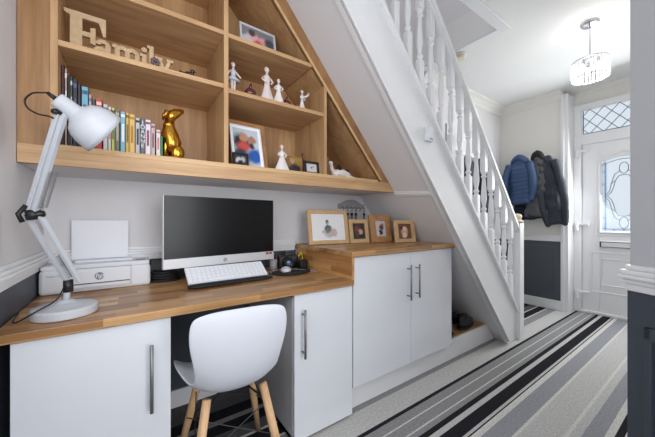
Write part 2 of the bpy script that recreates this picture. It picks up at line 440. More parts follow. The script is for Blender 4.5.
struct(MB().box(4.228, 4.25, 1.182, YB, 0, .115).build('baseboard_front', M['gloss'], bevel=.004))
struct(MB().box(XL, 2.2, YB - .02, YB, 0, .1).box(2.95, 4.25, YB - .02, YB, 0, .115).build('baseboard_back', M['gloss'], bevel=.004))
b = MB()
cv = [(0, 0), (.10, 0), (.095, .012), (.06, .03), (.03, .06), (.012, .095), (0, .10)]
b.prism([(4.25 - c, CH - d) for c, d in cv], 1.168, YB, 'Y')
b.prism([(4.45 - c * .5, CH - d * .5) for c, d in cv], .06, 1.168, 'Y')
b.prism([(YB - c, CH - d) for c, d in cv], 2.50, 4.25, 'X')
struct(b.build('trim_6', M['hall'], smooth=False))
# door casing
b = MB(); b.box(4.222, 4.45, 1.150, 1.182, 0, CH - .04); b.box(4.235, 4.45, 1.112, 1.150, 0, CH - .04); b.box(4.36, 4.45, 1.105, 1.112, 0, CH - .08)
struct(b.build('trim_7', M['gloss'], bevel=.005))

# ------------------------------------------------------------------ front door
b = MB()
b.box(4.40, 4.47, 1.035, 1.105, 0, 2.46); b.box(4.40, 4.47, .27, .34, 0, 2.46); b.box(4.40, 4.47, .34, 1.035, 2.39, 2.46); b.box(4.40, 4.47, .34, 1.035, 1.98, 2.10)
b.box(4.40, 4.47, .34, 1.035, 0, .03)
door = struct(b.build('door_1', M['gloss'], bevel=.006))
b = MB()
XG0, XG1 = 4.425, 4.465
GY0, GY1, GZ0, GZ1 = .496, .874, .95, 1.75
b.box(XG0, XG1, GY1, 1.03, .03, 1.98); b.box(XG0, XG1, .343, GY0, .03, 1.98); b.box(XG0, XG1, GY0, GY1, .03, GZ0)
ar = [(GY0 + (GY1 - GY0) * i / 12, GZ1 + .055 * math.sin(PI * i / 12)) for i in range(13)]
b.prism([(GY0, 1.98)] + ar + [(GY1, 1.98)], XG0, XG1, 'X')
dl = b.build('door_leaf', M['gloss'], door, bevel=.004)
b = MB()
edge = [(GY0, GZ0), (GY0, GZ1)] + ar + [(GY1, GZ1), (GY1, GZ0), (GY0, GZ0)]
for a, c in zip(edge, edge[1:]):
    if (Vector(a) - Vector(c)).length > 1e-4: b.tube([(XG0, a[0], a[1]), (XG0, c[0], c[1])], .013, 8)
off = .035
b.tube([(XG0, GY1 + off, GZ0 - off), (XG0, GY1 + off, GZ1 + .02), (XG0, .685, GZ1 + .1), (XG0, GY0 - off, GZ1 + .02), (XG0, GY0 - off, GZ0 - off), (XG0, GY1 + off, GZ0 - off)], .007, 6)
def rect_bead(b, y0, y1, z0, z1, r=.008):
    b.tube([(XG0, y0, z0), (XG0, y1, z0), (XG0, y1, z1), (XG0, y0, z1), (XG0, y0, z0)], r, 6)
rect_bead(b, .428, .942, .263, .717); rect_bead(b, .513, .857, .348, .647)
b.build('glazing_bead', M['gloss'], dl)
MB().prism(ar + [(GY1, GZ0), (GY0, GZ0)], 4.445, 4.449, 'X').build('glass', M['glass'], dl)
lab(MB().box(4.441, 4.444, GY1 - .04, GY1, GZ0, GZ1).box(4.441, 4.444, GY0, GY0 + .04, GZ0, GZ1).box(4.441, 4.444, GY0 + .04, GY1 - .04, GZ0, GZ0 + .04)
    .box(4.441, 4.444, GY1 - .055, GY1 - .04, GZ0 + .04, GZ1 - .02).build('border_glass', M['glassb'], dl), 'pale blue border glass')
b = MB(); lx = 4.439
def ln(pts, r=.0032): b.tube([(lx, y, z) for y, z in pts], r, 6)
ln([(GY1 - .04, GZ0), (GY1 - .04, GZ1)]); ln([(GY0 + .04, GZ0), (GY0 + .04, GZ1)]); ln([(GY0, GZ0 + .04), (GY1, GZ0 + .04)])
ln([(y, z - .04) for y, z in ar])
for z in (1.12, 1.30, 1.5, 1.64): ln([(GY1 - .04, z), (GY1, z)]); ln([(GY0, z), (GY0 + .04, z)])
for y in (.76, .685, .61): ln([(y, GZ0), (y, GZ0 + .04)]); 
cy, cz = .685, 1.36
def oval(y, z, ry, rz, n=18): ln([(y + ry * math.sin(2 * PI * k / n), z + rz * math.cos(2 * PI * k / n)) for k in range(n + 1)])
oval(cy, 1.665, .036, .062); oval(cy, 1.06, .036, .062)
for sgn in (.66, -.66):
    ln([(cy, 1.59), (cy + sgn * .06, 1.58), (cy + sgn * .10, 1.53), (cy + sgn * .125, 1.45), (cy + sgn * .15, 1.40), (cy + sgn * .20, cz), (cy + sgn * .15, 1.32), (cy + sgn * .125, 1.27), (cy + sgn * .10, 1.19), (cy + sgn * .06, 1.14), (cy, 1.13)])
    ln([(cy + sgn * .04, 1.64), (cy + sgn * .11, 1.60), (cy + sgn * .15, 1.50), (cy + sgn * .17, 1.42), (cy + sgn * .23, cz), (cy + sgn * .17, 1.30), (cy + sgn * .15, 1.22), (cy + sgn * .11, 1.12), (cy + sgn * .04, 1.08)])
    ln([(cy + sgn * .10, 1.53), (cy + sgn * .15, 1.50)]); ln([(cy + sgn * .10, 1.19), (cy + sgn * .15, 1.22)])
b.build('leading', M['lead'], dl)
lab(MB().box(4.408, 4.426, .50, .874, .775, .85).build('letter_plate', M['gloss'], dl, bevel=.003), 'white letter plate with dark gap')
b = MB(); b.box(4.402, 4.410, .50, .862, .781, .787); b.box(4.402, 4.410, .50, .862, .838, .844); b.box(4.402, 4.410, .862, .874, .781, .844); b.build('letter_flap_edge', M['black'], dl)
b = MB()
MB().box(4.43, 4.434, .34, 1.035, 2.10, 2.39).build('transom_glass', M['glass'], door)
b = MB()
for k in range(-2, 9):
    y0 = .03 + k * .125
    for sg in (1, -1):
        p = []
        for z in (2.10, 2.39):
            y = y0 + sg * (z - 2.245) * .86 + .06
            p.append((y, z))
        (ya, za), (yb, zb) = p
        # clip to the pane
        q = []
        for t in [i / 20 for i in range(21)]:
            y = ya + (yb - ya) * t
            if .34 <= y <= 1.035: q.append((4.425, y, za + (zb - za) * t))
        if len(q) > 1: b.tube([q[0], q[-1]], .0035, 6)
b.tube([(4.425, 1.02, 2.11), (4.425, .35, 2.11)], .004, 6); b.tube([(4.425, 1.02, 2.385), (4.425, 1.02, 2.105)], .004, 6)
b.build('transom_leading', M['lead'], door)
h0 = None
for z in (1.90, 1.03, .226):
    if h0 is None:
        b = MB(); b.box(4.382, 4.41, 1.055, 1.082, z - .065, z + .02); b.tube([(4.375, 1.068, z - .07), (4.375, 1.068, z + .035)], .013, 10); b.box(4.385, 4.42, .965, 1.065, z - .005, z + .022)
        h0 = b.build('hinge', M['gloss'], door, bevel=.003)
    else:
        h = h0.copy(); C.objects.link(h); h.location = (0, 0, z - 1.90)

# ------------------------------------------------------------------ staircase
st = thing('staircase', 'white painted staircase with turned balusters rising above the desk', 'staircase', (2.94, 1.15, 0))
xt = 0.30
MB().prism([(2.735, 0), (2.905, 0), (2.905, SL * (2.735 - 2.905) + .455), (xt, strb(xt) + .455), (xt, strb(xt))], 1.135, 1.166).build('stringer', M['gloss'], st, bevel=.003)
def along(b, off0, off1, y0, y1, xa=xt, xb=2.9):
    return b.prism([(xa, strb(xa) + off0), (xb, strb(xb) + off0), (xb, strb(xb) + off1), (xa, strb(xa) + off1)], y0, y1)
b = MB(); along(b, 0, .035, 1.118, 1.136, xb=2.712); along(b, .0, .012, 1.112, 1.136, xb=2.72)
b.build('stringer_moulding', M['gloss'], st, bevel=.003)
b = MB(); along(b, .44, .475, 1.112, 1.185); b.build('base_rail', M['gloss'], st, bevel=.005)
HB = 1.165                                       # bottom of handrail above strb
b = MB(); along(b, HB, HB + .095, 1.118, 1.178); along(b, HB + .02, HB + .07, 1.108, 1.188)
b.build('handrail', M['gloss'], st, bevel=.008)
# newel
b = MB(); b.box(2.90, 2.985, 1.105, 1.19, 0, 1.06); b.build('newel_post', M['gloss'], st, bevel=.004)
b = MB(); b.lathe([(.03, 0), (.05, .008), (.052, .02), (.036, .03), (.03, .038), (.036, .05), (.04, .062), (.034, .078), (.018, .088), (0, .09)], 20, (2.943, 1.147, 1.06)); b.build('newel_cap', M['cream'], st, smooth=True)
# treads
b = MB()
rise, going = 2.9 / 14, 2.9 / 14 / SL
for k in range(13):
    xk = 2.86 - k * going
    z = (k + 1) * rise
    b.box(xk - going, xk + .02, 1.166, YB - .002, z - .03, z)
    b.box(xk - .02, xk, 1.166, YB - .002, max(z - rise, 0.001), z - .03)
b.build('tread', M['gloss'], st)
# baluster, base at z=0, height 0.70
def baluster():
    b = MB(); q = .021
    def sq(h): return [(-q, -q, h), (q, -q, h), (q, q, h), (-q, q, h)]
    L = .70
    b.box(-q, q, -q, q, -.02, .20); b.box(-q, q, -q, q, L - .17, L + .02)
    pr = [(.0165, .20), (.010, .215), (.015, .225), (.016, .235), (.010, .245), (.0105, .26), (.0165, .31), (.0150, .36), (.0115, .43), (.009, .475), (.0095, .48), (.0155, .487), (.0155, .497), (.009, .505), (.0145, .515), (.0165, .53)]
    b.lathe([(r_ * 1.28, h_) for r_, h_ in pr], 12)
    return b
bal = None
for k in range(20):
    x = 2.80 - k * .1165
    z = strb(x) + .475
    if bal is None:
        bal = baluster().build('baluster', M['gloss'], st, local=True, bevel=.002)
    o = bal if k == 0 else bal.copy()
    if k: C.objects.link(o)
    o.location = Vector((x, 1.148, z)) - st.location
# box fixed on stringer
dv = thing('door_chime', 'small white plastic box fixed on the stair stringer', 'box', (1.58, 1.135, 1.59))
MB().box(1.545, 1.615, 1.105, 1.1345, 1.595, 1.685).build('housing', M['plastic'], dv, bevel=.006)
MB().box(1.565, 1.595, 1.1025, 1.105, 1.605, 1.612).build('grille', M['grey'], dv)

# ------------------------------------------------------------------ built-in oak shelving
sh = thing('built_in_shelving', 'triangular built-in oak shelving unit fitted under the stairs above the desk', 'shelves', (.6, 1.47, 1.298))
YF, YK = 1.47, 1.862
ZT = 2.58
def inner(z): return 1.489 - (z - 1.378) / 1.13
def outer(z): return 1.645 - (z - 1.298) / 1.165
MB().box(XL + .002, -.247, YF, YF + .02, 1.298, ZT).build('left_stile', wood('oak_stile', (140, 100, 62), (176, 134, 92), (9, 9, 1.2)), sh, bevel=.0015)
MB().prism([(XL + .002, 1.298), (1.643, 1.298), (outer(1.368), 1.368), (XL + .002, 1.368)], YF - .002, YF + .02).build('bottom_rail', M['oak_h'], sh, bevel=.0015)
MB().box(-.225, 1.47, YF - .004, YK, 1.356, 1.378).box(-.247, 1.5, YF + .02, YK, 1.335, 1.356).build('bottom_board', M['oak_edge'], sh, bevel=.001)
MB().prism([(inner(1.368) - .0, 1.368), (outer(1.368), 1.368), (outer(ZT), ZT), (inner(ZT), ZT)], YF, YF + .02).build('sloping_stile', wood('oak_slope', (140, 98, 60), (174, 130, 86), (6, 16, 3)), sh, bevel=.0015)
b = MB(); b.prism([(inner(1.378) - .0, 1.378), (inner(1.378) + .022, 1.378), (inner(ZT) + .022, ZT), (inner(ZT), ZT)], YF - .003, YK)
b.build('sloping_board', M['oak_b'], sh, bevel=.001)
MB().prism([(inner(1.378) - .004, 1.378), (inner(1.378) + .016, 1.378), (inner(ZT) + .016, ZT), (inner(ZT) - .004, ZT)], YF - .009, YF - .0005).build('edge_strip', M['oak_edge'], sh, bevel=.001)
MB().box(-.247, -.225, YF - .003, YK, 1.378, ZT).build('side_board', M['oak_v'], sh, bevel=.001)
MB().prism([(-.247, 1.34), (1.52, 1.34), (inner(ZT) + .02, ZT), (-.247, ZT)], YK - .004, YK + .004).build('back_panel', M['oak_b'], sh)
MB().box(-.247, inner(ZT) + .02, YF, YK, ZT - .0, ZT + .02).build('top_board', M['oak_h'], sh)
dv1 = MB().box(.388, .410, YF - .003, YK - .004, 1.378, ZT).build('upright', M['oak_v'], sh, bevel=.001)
MB().box(.999, 1.018, YF - .003, YK - .004, 1.378, 1.80).prism([(.999, 1.80), (1.018, 1.80), (1.018, 1.795 + (inner(1.795) - 1.018) * 1.13), (.999, 1.795 + (inner(1.795) - .999) * 1.13)], YF - .003, YK - .004).build('upright', M['oak_v'], sh, bevel=.001)
for x0_, x1_, zt in ((-.225, .388, 1.778), (-.225, .388, 2.047), (.410, .999, 1.762), (.410, inner(2.04) + .004, 2.043), (-.225, .388, 2.41)):
    MB().box(x0_, x1_, YF + .0, YK - .004, zt - .022, zt).build('shelf', M['oak_h'], sh, bevel=.001)
# painted boxing under the unit
struct(MB().prism([(XL + .003, 1.300), (1.637, 1.300), (1.61, 1.33), (XL + .003, 1.33)], YF + .021, YB - .001).build('trim_8', M['wall']))

# ------------------------------------------------------------------ cabinets and worktops
def handle(parent, x, z0, z1, y):
    b = MB(); b.tube([(x, y - .032, z0), (x, y - .032, z1)], .006, 12)
    for z in (z0 + .025, z1 - .025): b.tube([(x, y, z), (x, y - .032, z)], .0045, 8)
    return b.build('handle', M['steel'], parent, smooth=True)
def cabinet(label, x0, x1, z0, z1, yf, splits, hs, yk=1.85, kick=None):
    t = thing('cabinet', label, 'cabinet', ((x0 + x1) / 2, yf, 0))
    b = MB(); y = yf + .02
    zb = z0 if kick is None else z0
    b.box(x0, x0 + .018, y, yk, zb, z1); b.box(x1 - .018, x1, y, yk, zb, z1); b.box(x0, x1, y, yk, z0, z0 + .018); b.box(x0, x1, yk - .01, yk, z0, z1); b.box(x0, x1, y, yk, z1 - .018, z1)
    b.build('body', M['carc'], t)
    if kick: MB().box(x0, x1, 1.262, 1.28, 0.001, z0 - .001).build('plinth', M['gloss'], t)
    xs = [x0] + splits + [x1]
    for i in range(len(xs) - 1):
        d = MB().box(xs[i] + .0015, xs[i + 1] - .0015, yf, yf + .019, z0 + .002, z1 - .003).build('door', M['cab'], t, bevel=.0015)
        handle(d, hs[i][0], hs[i][1], hs[i][2], yf)
    return t
cabinet('wide gloss white cabinet under the desk at its left end, by the wall', -.29, .127, .01, .728, 1.211, [], [(.063, .405, .645)])
cabinet('narrow gloss white cabinet under the desk, right of the chair', .649, 1.014, .01, .728, 1.211, [], [(.693, .42, .655)])
cabinet('tall two door gloss white cabinet below the raised worktop', 1.019, 1.984, .150, .883, 1.211, [1.513], [(1.477, .575, .80), (1.562, .58, .80)], kick=True, yk=1.86)
tb = MB(); tb.box(XL + .008, 1.014, 1.195, YB - .008, .730, .760)
tag(tb.build('desk_worktop', M['block'], bevel=.003, origin=(.3, 1.2, .73)), 'long lower wood-block desk top holding the computer, printer and lamp', 'worktop')
t = thing('raised_worktop', 'raised wood-block worktop over the tall cabinet, holding the picture frames', 'worktop', (1.0, 1.2, .885))
MB().prism([(.998, 1.192), (2.008, 1.192), (2.008, 1.20), (1.972, YB - .002), (.998, YB - .002)], .885, .915, 'Z').build('top', M['block'], t, bevel=.003)
MB().box(1.002, 1.018, 1.20, YB - .035, .7605, .885).build('side_panel', M['block_s'], t, bevel=.001)

# shoe nook
tn = thing('shoe_shelf', 'low wooden shoe shelf with white plinth under the bottom of the stairs', 'shelf', (2.3, 1.26, 0))
MB().prism([(1.987, .0), (2.755, .0), (2.62, .155), (1.987, .155)], 1.262, 1.28).build('plinth', M['gloss'], tn, bevel=.002)
MB().prism([(1.987, .135), (2.636, .135), (2.618, .155), (1.987, .155)], 1.282, 1.865).build('board', M['block_s'], tn)

def shoe(name, label, x, y, z, rz, L=.28, boot=0, m='shoe', grp=None, tilt=0):
    t = thing(name, label, 'shoe' if not boot else 'boot', (x, y, z), rz, grp)
    # outsole
    out = []
    for k in range(20):
        a = 2 * PI * k / 20; s_ = math.cos(a); wd = .045 + .008 * s_ - .010 * math.sin(s_ * 2)
        out.append((L / 2 * s_, wd * math.sin(a)))
    MB().prism([(p[0] * 1.03, p[1] * 1.06) for p in out], 0, .02, 'Z').build('sole', M['rubber'], t, local=True, bevel=.004)
    rings = []
    for h, kx, ky, dx in ((.02, 1, 1, 0), (.045, .98, .98, -.002), (.065, .86, .88, -.02), (.085, .62, .80, -.045), (.115, .46, .74, -.062)) + (((.18, .38, .85, -.075), (.26, .40, .95, -.075)) if boot else ()):
        rings.append([(p[0] * kx + dx, p[1] * ky, h) for p in out])
    MB().loft(rings, True).build('upper', M[m], t, local=True, smooth=True)
    if not boot:
        b = MB()
        for i in range(4): b.tube([(.005 + i * .018, -.022, .086 - i * .006), (.005 + i * .018, 0, .092 - i * .006), (.005 + i * .018, .022, .086 - i * .006)], .0028, 6)
        b.build('laces', M['rubber'], t, local=True)
    return t
shoe('boot', 'black ankle boot against the cabinet side in the shoe nook, nearest the cabinet', 2.05, 1.415, .155, R(84), .27, 1)
shoe('shoe', 'grey lace-up shoe standing between the boot and the black shoes', 2.160, 1.43, .155, R(80), .27, 0, 'shoeg')
shoe('shoe', 'front black shoe of those beside the sloping wall of the nook', 2.425, 1.35, .155, R(8), .27)
shoe('shoe', 'black shoe standing just behind the front one in the shoe nook', 2.40, 1.475, .155, R(-6), .27)
shoe('shoe', 'rear black shoe deepest in the nook under the stairs', 2.38, 1.575, .155, R(-3), .26)
shoe('boot', 'black boot at the back of the nook behind the grey shoe', 2.06, 1.69, .155, R(88), .26, 1)

# ------------------------------------------------------------------ tub chair
ch = thing('tub_chair', 'white moulded tub chair with four beech legs pulled under the desk', 'chair', (.343, 1.205, 0), R(-4))
prof = [(-.196, .775, .150, .00), (-.202, .750, .170, .004), (-.208, .69, .175, .010), (-.207, .62, .163, .018), (-.198, .555, .151, .026), (-.176, .495, .152, .040),
        (-.130, .448, .168, .062), (-.055, .430, .190, .088), (.04, .426, .206, .096), (.12, .434, .206, .080), (.185, .438, .19, .022), (.215, .424, .165, .0)]
rings = []
NU = 16
for i, (y, z, hw, lift) in enumerate(prof):
    p0 = Vector(prof[max(i - 1, 0)][:2]); p1 = Vector(prof[min(i + 1, len(prof) - 1)][:2]); tg = (p1 - p0).normalized()
    nm = Vector((-tg.y, tg.x))                    # towards the sitter
    row = []
    for k in range(NU + 1):
        u = -1 + 2 * k / NU
        l = lift * abs(u) ** 2.6
        ww = hw * math.sin(abs(u) * PI / 2 * .98) ** .9 * (1 if u > 0 else -1) if False else hw * u
        drop = 0
        if i == 0: drop = -.012 * abs(u) ** 4
        q = Vector((y, z)) + nm * l
        row.append((ww, q.x, q.y + drop))
    rings.append(row)
MB().loft(rings, caps=False, closed=False).build('seat_shell', mat('chair_shell', (204, 207, 215), .4), ch, local=True, smooth=True, solid=.009, sub=2)
for sx in (-1, 1):
    for sy in (-1, 1):
        b = MB(); b.tube([(sx * .105, sy * .10 - .01, .432), (sx * .14, sy * .145 - .005, .24), (sx * .185, sy * .205, 0.012)], [.0155, .0165, .011], 14)
        lg = b.build('leg', M['beech'], ch, local=True, smooth=True)
        MB().tube([(sx * .185, sy * .205, .012), (sx * .187, sy * .207, 0.0)], .011, 10).build('foot_cap', M['black'], lg, local=True)
b = MB()
tp = {(sx, sy): (sx * .118, sy * .113 - .01, .365) for sx in (-1, 1) for sy in (-1, 1)}
lo = {(sx, sy): (sx * .152, sy * .147 - .01, .235) for sx in (-1, 1) for sy in (-1, 1)}
for a, c in (((-1, -1), (1, -1)), ((1, -1), (1, 1)), ((1, 1), (-1, 1)), ((-1, 1), (-1, -1))):
    b.tube([tp[a], lo[c]], .0022, 8); b.tube([lo[a], tp[c]], .0022, 8)
b.tube([tp[(-1, -1)], (-.06, -.05, .405), (.06, .04, .405), tp[(1, 1)]], .004, 8); b.tube([tp[(1, -1)], (.06, -.05, .405), (-.06, .04, .405), tp[(-1, 1)]], .004, 8)
b.build('wire_base', M['black'], ch, local=True)
MB().box(-.05, .05, -.05, .05, .414, .426).build('seat_mount', M['black'], ch, local=True, bevel=.004)

# ------------------------------------------------------------------ monitor, keyboard, mouse
mo = thing('desktop_computer', 'large silver all-in-one computer with a dark screen, in the middle of the desk', 'computer', (.4345, 1.634, .76), R(6.3))
W2 = .307
MB().box(-W2, W2, -.012, .012, .085, .455).build('casing', M['silver'], mo, local=True, bevel=.003)
MB().box(-W2 + .004, W2 - .003, -.0135, -.011, .135, .452).build('screen', M['screen'], mo, local=True, bevel=.001)
b = MB(); b.prism([(-.10, .08), (.10, .08), (.12, .36), (-.12, .36)], .012, .04); b.build('back_bulge', M['black'], mo, local=True, bevel=.01)
b = MB(); b.box(-.04, .04, .012, .03, .0, .10); b.prism([(-.12, -.06), (.12, -.06), (.13, .11), (-.13, .11)], 0.0005, .010, 'Z'); b.build('stand', M['black'], mo, local=True, bevel=.003)
RX = Matrix.Rotation(R(90), 4, 'X')
b = MB(); b.lathe([(.0105, 0), (.0105, .0006)], 24, mtx=Matrix.Translation((0.0, -.0123, .109)) @ RX); lg = b.build('maker_logo', M['grey'], mo, local=True)
text_part('logo_lettering', 'hp', .017, M['silver'], lg, Matrix.Translation((0, -.0131, .110)) @ RX, .0002, .25)
for i, xx in enumerate((.262, .285)):
    lab(MB().box(xx - .009, xx + .009, -.0128, -.0118, .118, .131).build('sticker', M['red'], mo, local=True), 'small red sticker')

kb = thing('keyboard', 'white keyboard propped against the computer, behind a black wrist rest', 'keyboard', (.4375, 1.515, .774), rot=(R(33), 0, R(2.5)))
MB().box(-.208, .208, 0, .118, 0, .008).build('keyboard_base', M['plastic'], kb, local=True, bevel=.002)
key0 = None
for r_ in range(5):
    for c_ in range(18):
        if r_ == 0 and 4 <= c_ <= 9: continue
        x = -.196 + c_ * .0231; y = .016 + r_ * .021
        if key0 is None:
            key0 = MB().box(-.0098, .0098, -.0088, .0088, 0, .0035).build('key', M['paper'], kb, local=True, bevel=.001); o = key0
        else:
            o = key0.copy(); C.objects.link(o)
        o.location = (x, y, .008)
MB().box(-.1135, .0215, .0072, .0248, .008, .0115).build('space_bar', M['paper'], kb, local=True, bevel=.001)
wrr = thing('wrist_rest', 'black padded wrist rest lying along the front of the keyboard', 'wrist rest', (.44, 1.485, .76), R(2.5))
b = MB(); rg = []
for i in range(15):
    x = -.215 + .43 * i / 14; e = min(1, (1 - abs(i - 7) / 7.001) * 4) ** .5
    rg.append([(x, .03 * math.cos(a) * (.6 + .4 * e), .0105 + .0105 * math.sin(a) * (.55 + .45 * e)) for a in [2 * PI * k / 12 for k in range(12)]])
b.loft(rg).build('pad', M['rubber'], wrr, local=True, smooth=True)
mp_ = thing('mouse_mat', 'black mouse mat with a raised wrist pad, right of the keyboard', 'mouse mat', (.83, 1.60, .76), R(8))
MB().lathe([(.11, 0), (.115, .002), (.115, .004), (.11, .005)], 28, sx=1.25, sy=.85).build('mat_sheet', M['rubber'], mp_, local=True)
b = MB(); rg = []
for i in range(13):
    a = R(200 + 140 * i / 12); cx_, cy_ = 1.12 * .115 * math.cos(a), .78 * .115 * math.sin(a); e = math.sin(PI * i / 12) ** .5
    rg.append([(cx_ + .022 * e * math.cos(t) * math.cos(a), cy_ + .022 * e * math.cos(t) * math.sin(a), .010 + .011 * e * math.sin(t)) for t in [2 * PI * k / 10 for k in range(10)]])
b.loft(rg).build('wrist_pad', M['rubber'], mp_, local=True, smooth=True)
ms = thing('computer_mouse', 'white computer mouse on the black mat', 'mouse', (.80, 1.60, .7652), R(-25))
MB().ball((0, 0, .013), (.034, .056, .020), 18).build('shell', M['plastic'], ms, local=True, smooth=True)
MB().tube([(0, .032, .027), (0, .045, .023)], .004, 8).build('wheel', M['grey'], ms, local=True)

# ------------------------------------------------------------------ printer
pr = thing('printer', 'compact white printer holding upright paper, at the left end of the desk', 'printer', (-.118, 1.70, .76))
px0, px1, py0, py1 = -.324, .086, 1.700, 1.862
b = MB(); b.box(px0, px1, py0, py1, .7605, .868); b.build('printer_body', M['plastic'], pr, bevel=.014)
b = MB(); b.box(px0 + .004, px1 - .004, py0 + .012, py1 - .002, .866, .886); b.build('lid', M['plastic'], pr, bevel=.006)
MB().box(-.225, .0, py0 - .0008, py0 + .02, .795, .799).build('paper_slot', M['black'], pr)
MB().box(-.225, .0, py0 - .012, py0 + .005, .780, .794).build('output_tray', M['plastic'], pr, bevel=.003)
MB().box(-.215, .0, py0 + .008, py0 + .018, .860, .867).build('feed_gap', M['grey'], pr)
MB().box(.003, .005, py0 - .0008, py0 + .01, .775, .868).build('seam', M['grey'], pr)
MB().box(-.215, .012, py0 + .075, py0 + .12, .884, .897).build('feed_cover', M['plastic'], pr, bevel=.003)
tp_ = MB().box(-.215, -.02, 1.839, 1.844, .88, 1.075); tp_.build('paper_support', M['silver'], pr, bevel=.002)
MB().box(.025, .065, py0 + .03, py0 + .07, .886, .888).build('control_panel', M['grey'], pr)
b = MB(); b.lathe([(.0175, 0), (.0175, .0006)], 28, mtx=Matrix.Translation((-.118, py0 - .0002, .828)) @ RX)
lg = b.build('maker_logo', M['grey'], pr)
lg.data.transform(Matrix.Translation(pr.location)) if False else None
text_part('logo_lettering', 'hp', .031, M['plastic'], lg, Matrix.Translation(Vector((-.118, py0 - .0012, .830)) - pr.location) @ RX, .0002, .25, .0004)
text_part('model_lettering', 'DeskJet 3700', .0095, M['grey'], pr, Matrix.Translation(Vector((-.272, py0 - .0006, .842)) - pr.location) @ RX, .0002)
pp = MB(); pp.box(-.232, -.008, 1.830, 1.836, .897, 1.088, mtx=None)
tag(pp.build('printer_paper', M['paper'], origin=(-.117, 1.833, .897)), 'white sheets of paper standing upright in the printer feed', 'paper')

# ------------------------------------------------------------------ desk lamp
la = thing('desk_lamp', 'white jointed architect desk lamp on a round base', 'lamp', (-.190, 1.335, .76))
b = MB(); b.lathe([(.086, 0), (.090, .003), (.090, .026), (.086, .031), (.060, .035), (.03, .044), (.018, .052), (0, .053)], 40, (-.186, 1.335, .7605)); b.build('base', M['lampw'], la, smooth=False, bevel=.002)
J0 = Vector((-.178, 1.335, .868)); J1 = Vector((-.272, 1.30, 1.105)); J2 = Vector((-.188, 1.235, 1.432))
MB().tube([(-.185, 1.335, .80), J0], .010, 12).build('post', M['lampw'], la, smooth=True)
MB().tube([J0 - Vector((0, 0, .03)), J0 + Vector((0, 0, .012))], .014, 12).build('swivel', M['black'], la, smooth=True)
def bar(b, p, q, w_, t_):
    p, q = Vector(p), Vector(q); d = (q - p).normalized(); s_ = Vector((.82, -.57, 0)); s_ = (s_ - d * s_.dot(d)).normalized(); u = d.cross(s_)
    rings = [[c + s_ * a * w_ + u * e * t_ for a, e in ((-1, -1), (1, -1), (1, 1), (-1, 1))] for c in (p, q)]
    b.loft(rings)
so = Vector((.030, -.010, .004))
for nm_, p, q, o2 in (('lower_arm', J0, J1, so), ('upper_arm', J1, J2, so * .55)):
    for oo in (Vector((0, 0, 0)), o2 * 1.0):
        b = MB(); bar(b, p + oo, q + oo, .0055 if nm_ == 'lower_arm' else .007, .007); b.build(nm_, M['lampw'], la, bevel=.001)
def spring(b, p, q, r, n):
    p, q = Vector(p), Vector(q); d = (q - p); dn_ = d.normalized(); s_ = dn_.orthogonal().normalized(); u = dn_.cross(s_)
    b.tube([p + d * (i / (n * 8)) + (s_ * math.cos(2 * PI * i / 8) + u * math.sin(2 * PI * i / 8)) * r for i in range(n * 8 + 1)], .0011, 5)
b = MB(); dA = (J2 - J1)
for oo in (so * .9, so * 1.35): spring(b, J1 + oo + dA * .06, J1 + oo + dA * .42, .0048, 22)
b.build('spring', M['steel'], la, smooth=True)
b = MB(); dB = (J1 - J0); spring(b, J0 + so * .5 + dB * .08, J0 + so * .5 + dB * .42, .0045, 18); b.build('spring', M['steel'], la, smooth=True)
b = MB(); b.tube([J1 + Vector((.0, -.012, -.0)), J1 + so + Vector((0, .014, 0))], .017, 14); b.tube([J1, J1 + so * 1.4], .010, 12)
b.tube([J1 + Vector((0, -.01, .032)), J1 + Vector((-.018, -.01, .004)), J1 + Vector((-.008, -.01, -.022))], .007, 8)
b.build('elbow_joint', M['black'], la, smooth=True)
# head: view-plane frame (right, up, towards viewer)
rt = Vector((.82, -.572, 0)); fw = Vector((.572, .82, 0)); up = Vector((0, 0, 1))
ax = (rt * .46 - up * .50 + fw * .62).normalized()
N0 = J2 + rt * .004 + up * .040 - fw * .012
prof = [(0.0, -.002), (.022, 0), (.025, .004), (.027, .052), (.036, .060), (.054, .070), (.066, .086), (.074, .108), (.078, .135), (.079, .150), (.077, .150), (.072, .108), (.060, .086), (.03, .068)]
rot = ax.to_track_quat('Z', 'X').to_matrix().to_4x4()
b = MB()
rings = [[(max(r_, 1e-4) * math.cos(2 * PI * k / 40), max(r_, 1e-4) * math.sin(2 * PI * k / 40), z) for k in range(40)] for r_, z in prof]
b.loft(rings, True, mtx=Matrix.Translation(N0) @ rot); b.build('lamp_shade', M['lampw'], la, smooth=True)
b = MB(); b.ball((0, 0, 0), (.024, .024, .03), 16, Matrix.Translation(N0 + ax * .115) @ rot); b.build('bulb', M['paper'], la, smooth=True)
b = MB(); b.tube([J2, J2 + rt * .012 + up * .015], .013, 12); b.tube([J2 + rt * .02 + up * .012, N0 + ax * .045], .010, 10); b.tube([J2 - fw * .018, J2 + fw * .018], .008, 10); b.build('head_joint', M['black'], la, smooth=True)
def bez(p, n=24):
    p = [Vector(q) for q in p]; out = []
    P_ = [p[0]] + p + [p[-1]]
    for i in range(len(p) - 1):
        a, b_, c, d = P_[i:i + 4]
        for k in range(n // (len(p) - 1)):
            t = k / (n // (len(p) - 1))
            out.append(.5 * ((2 * b_) + (c - a) * t + (2 * a - 5 * b_ + 4 * c - d) * t * t + (-a + 3 * b_ - 3 * c + d) * t ** 3))
    out.append(p[-1]); return out
hd = N0
b = MB(); b.tube(bez([hd - ax * .004, hd - ax * .022, hd - rt * .045 + up * .020, hd - rt * .075 + up * .018, hd - rt * .098 - up * .002, hd - rt * .090 - up * .028, hd - rt * .060 - up * .046, hd - rt * .025 - up * .054, J2 + (J1 - J2) * .06 - fw * .01], 96), .0026, 8)
b.build('head_cable', M['black'], la, smooth=True)
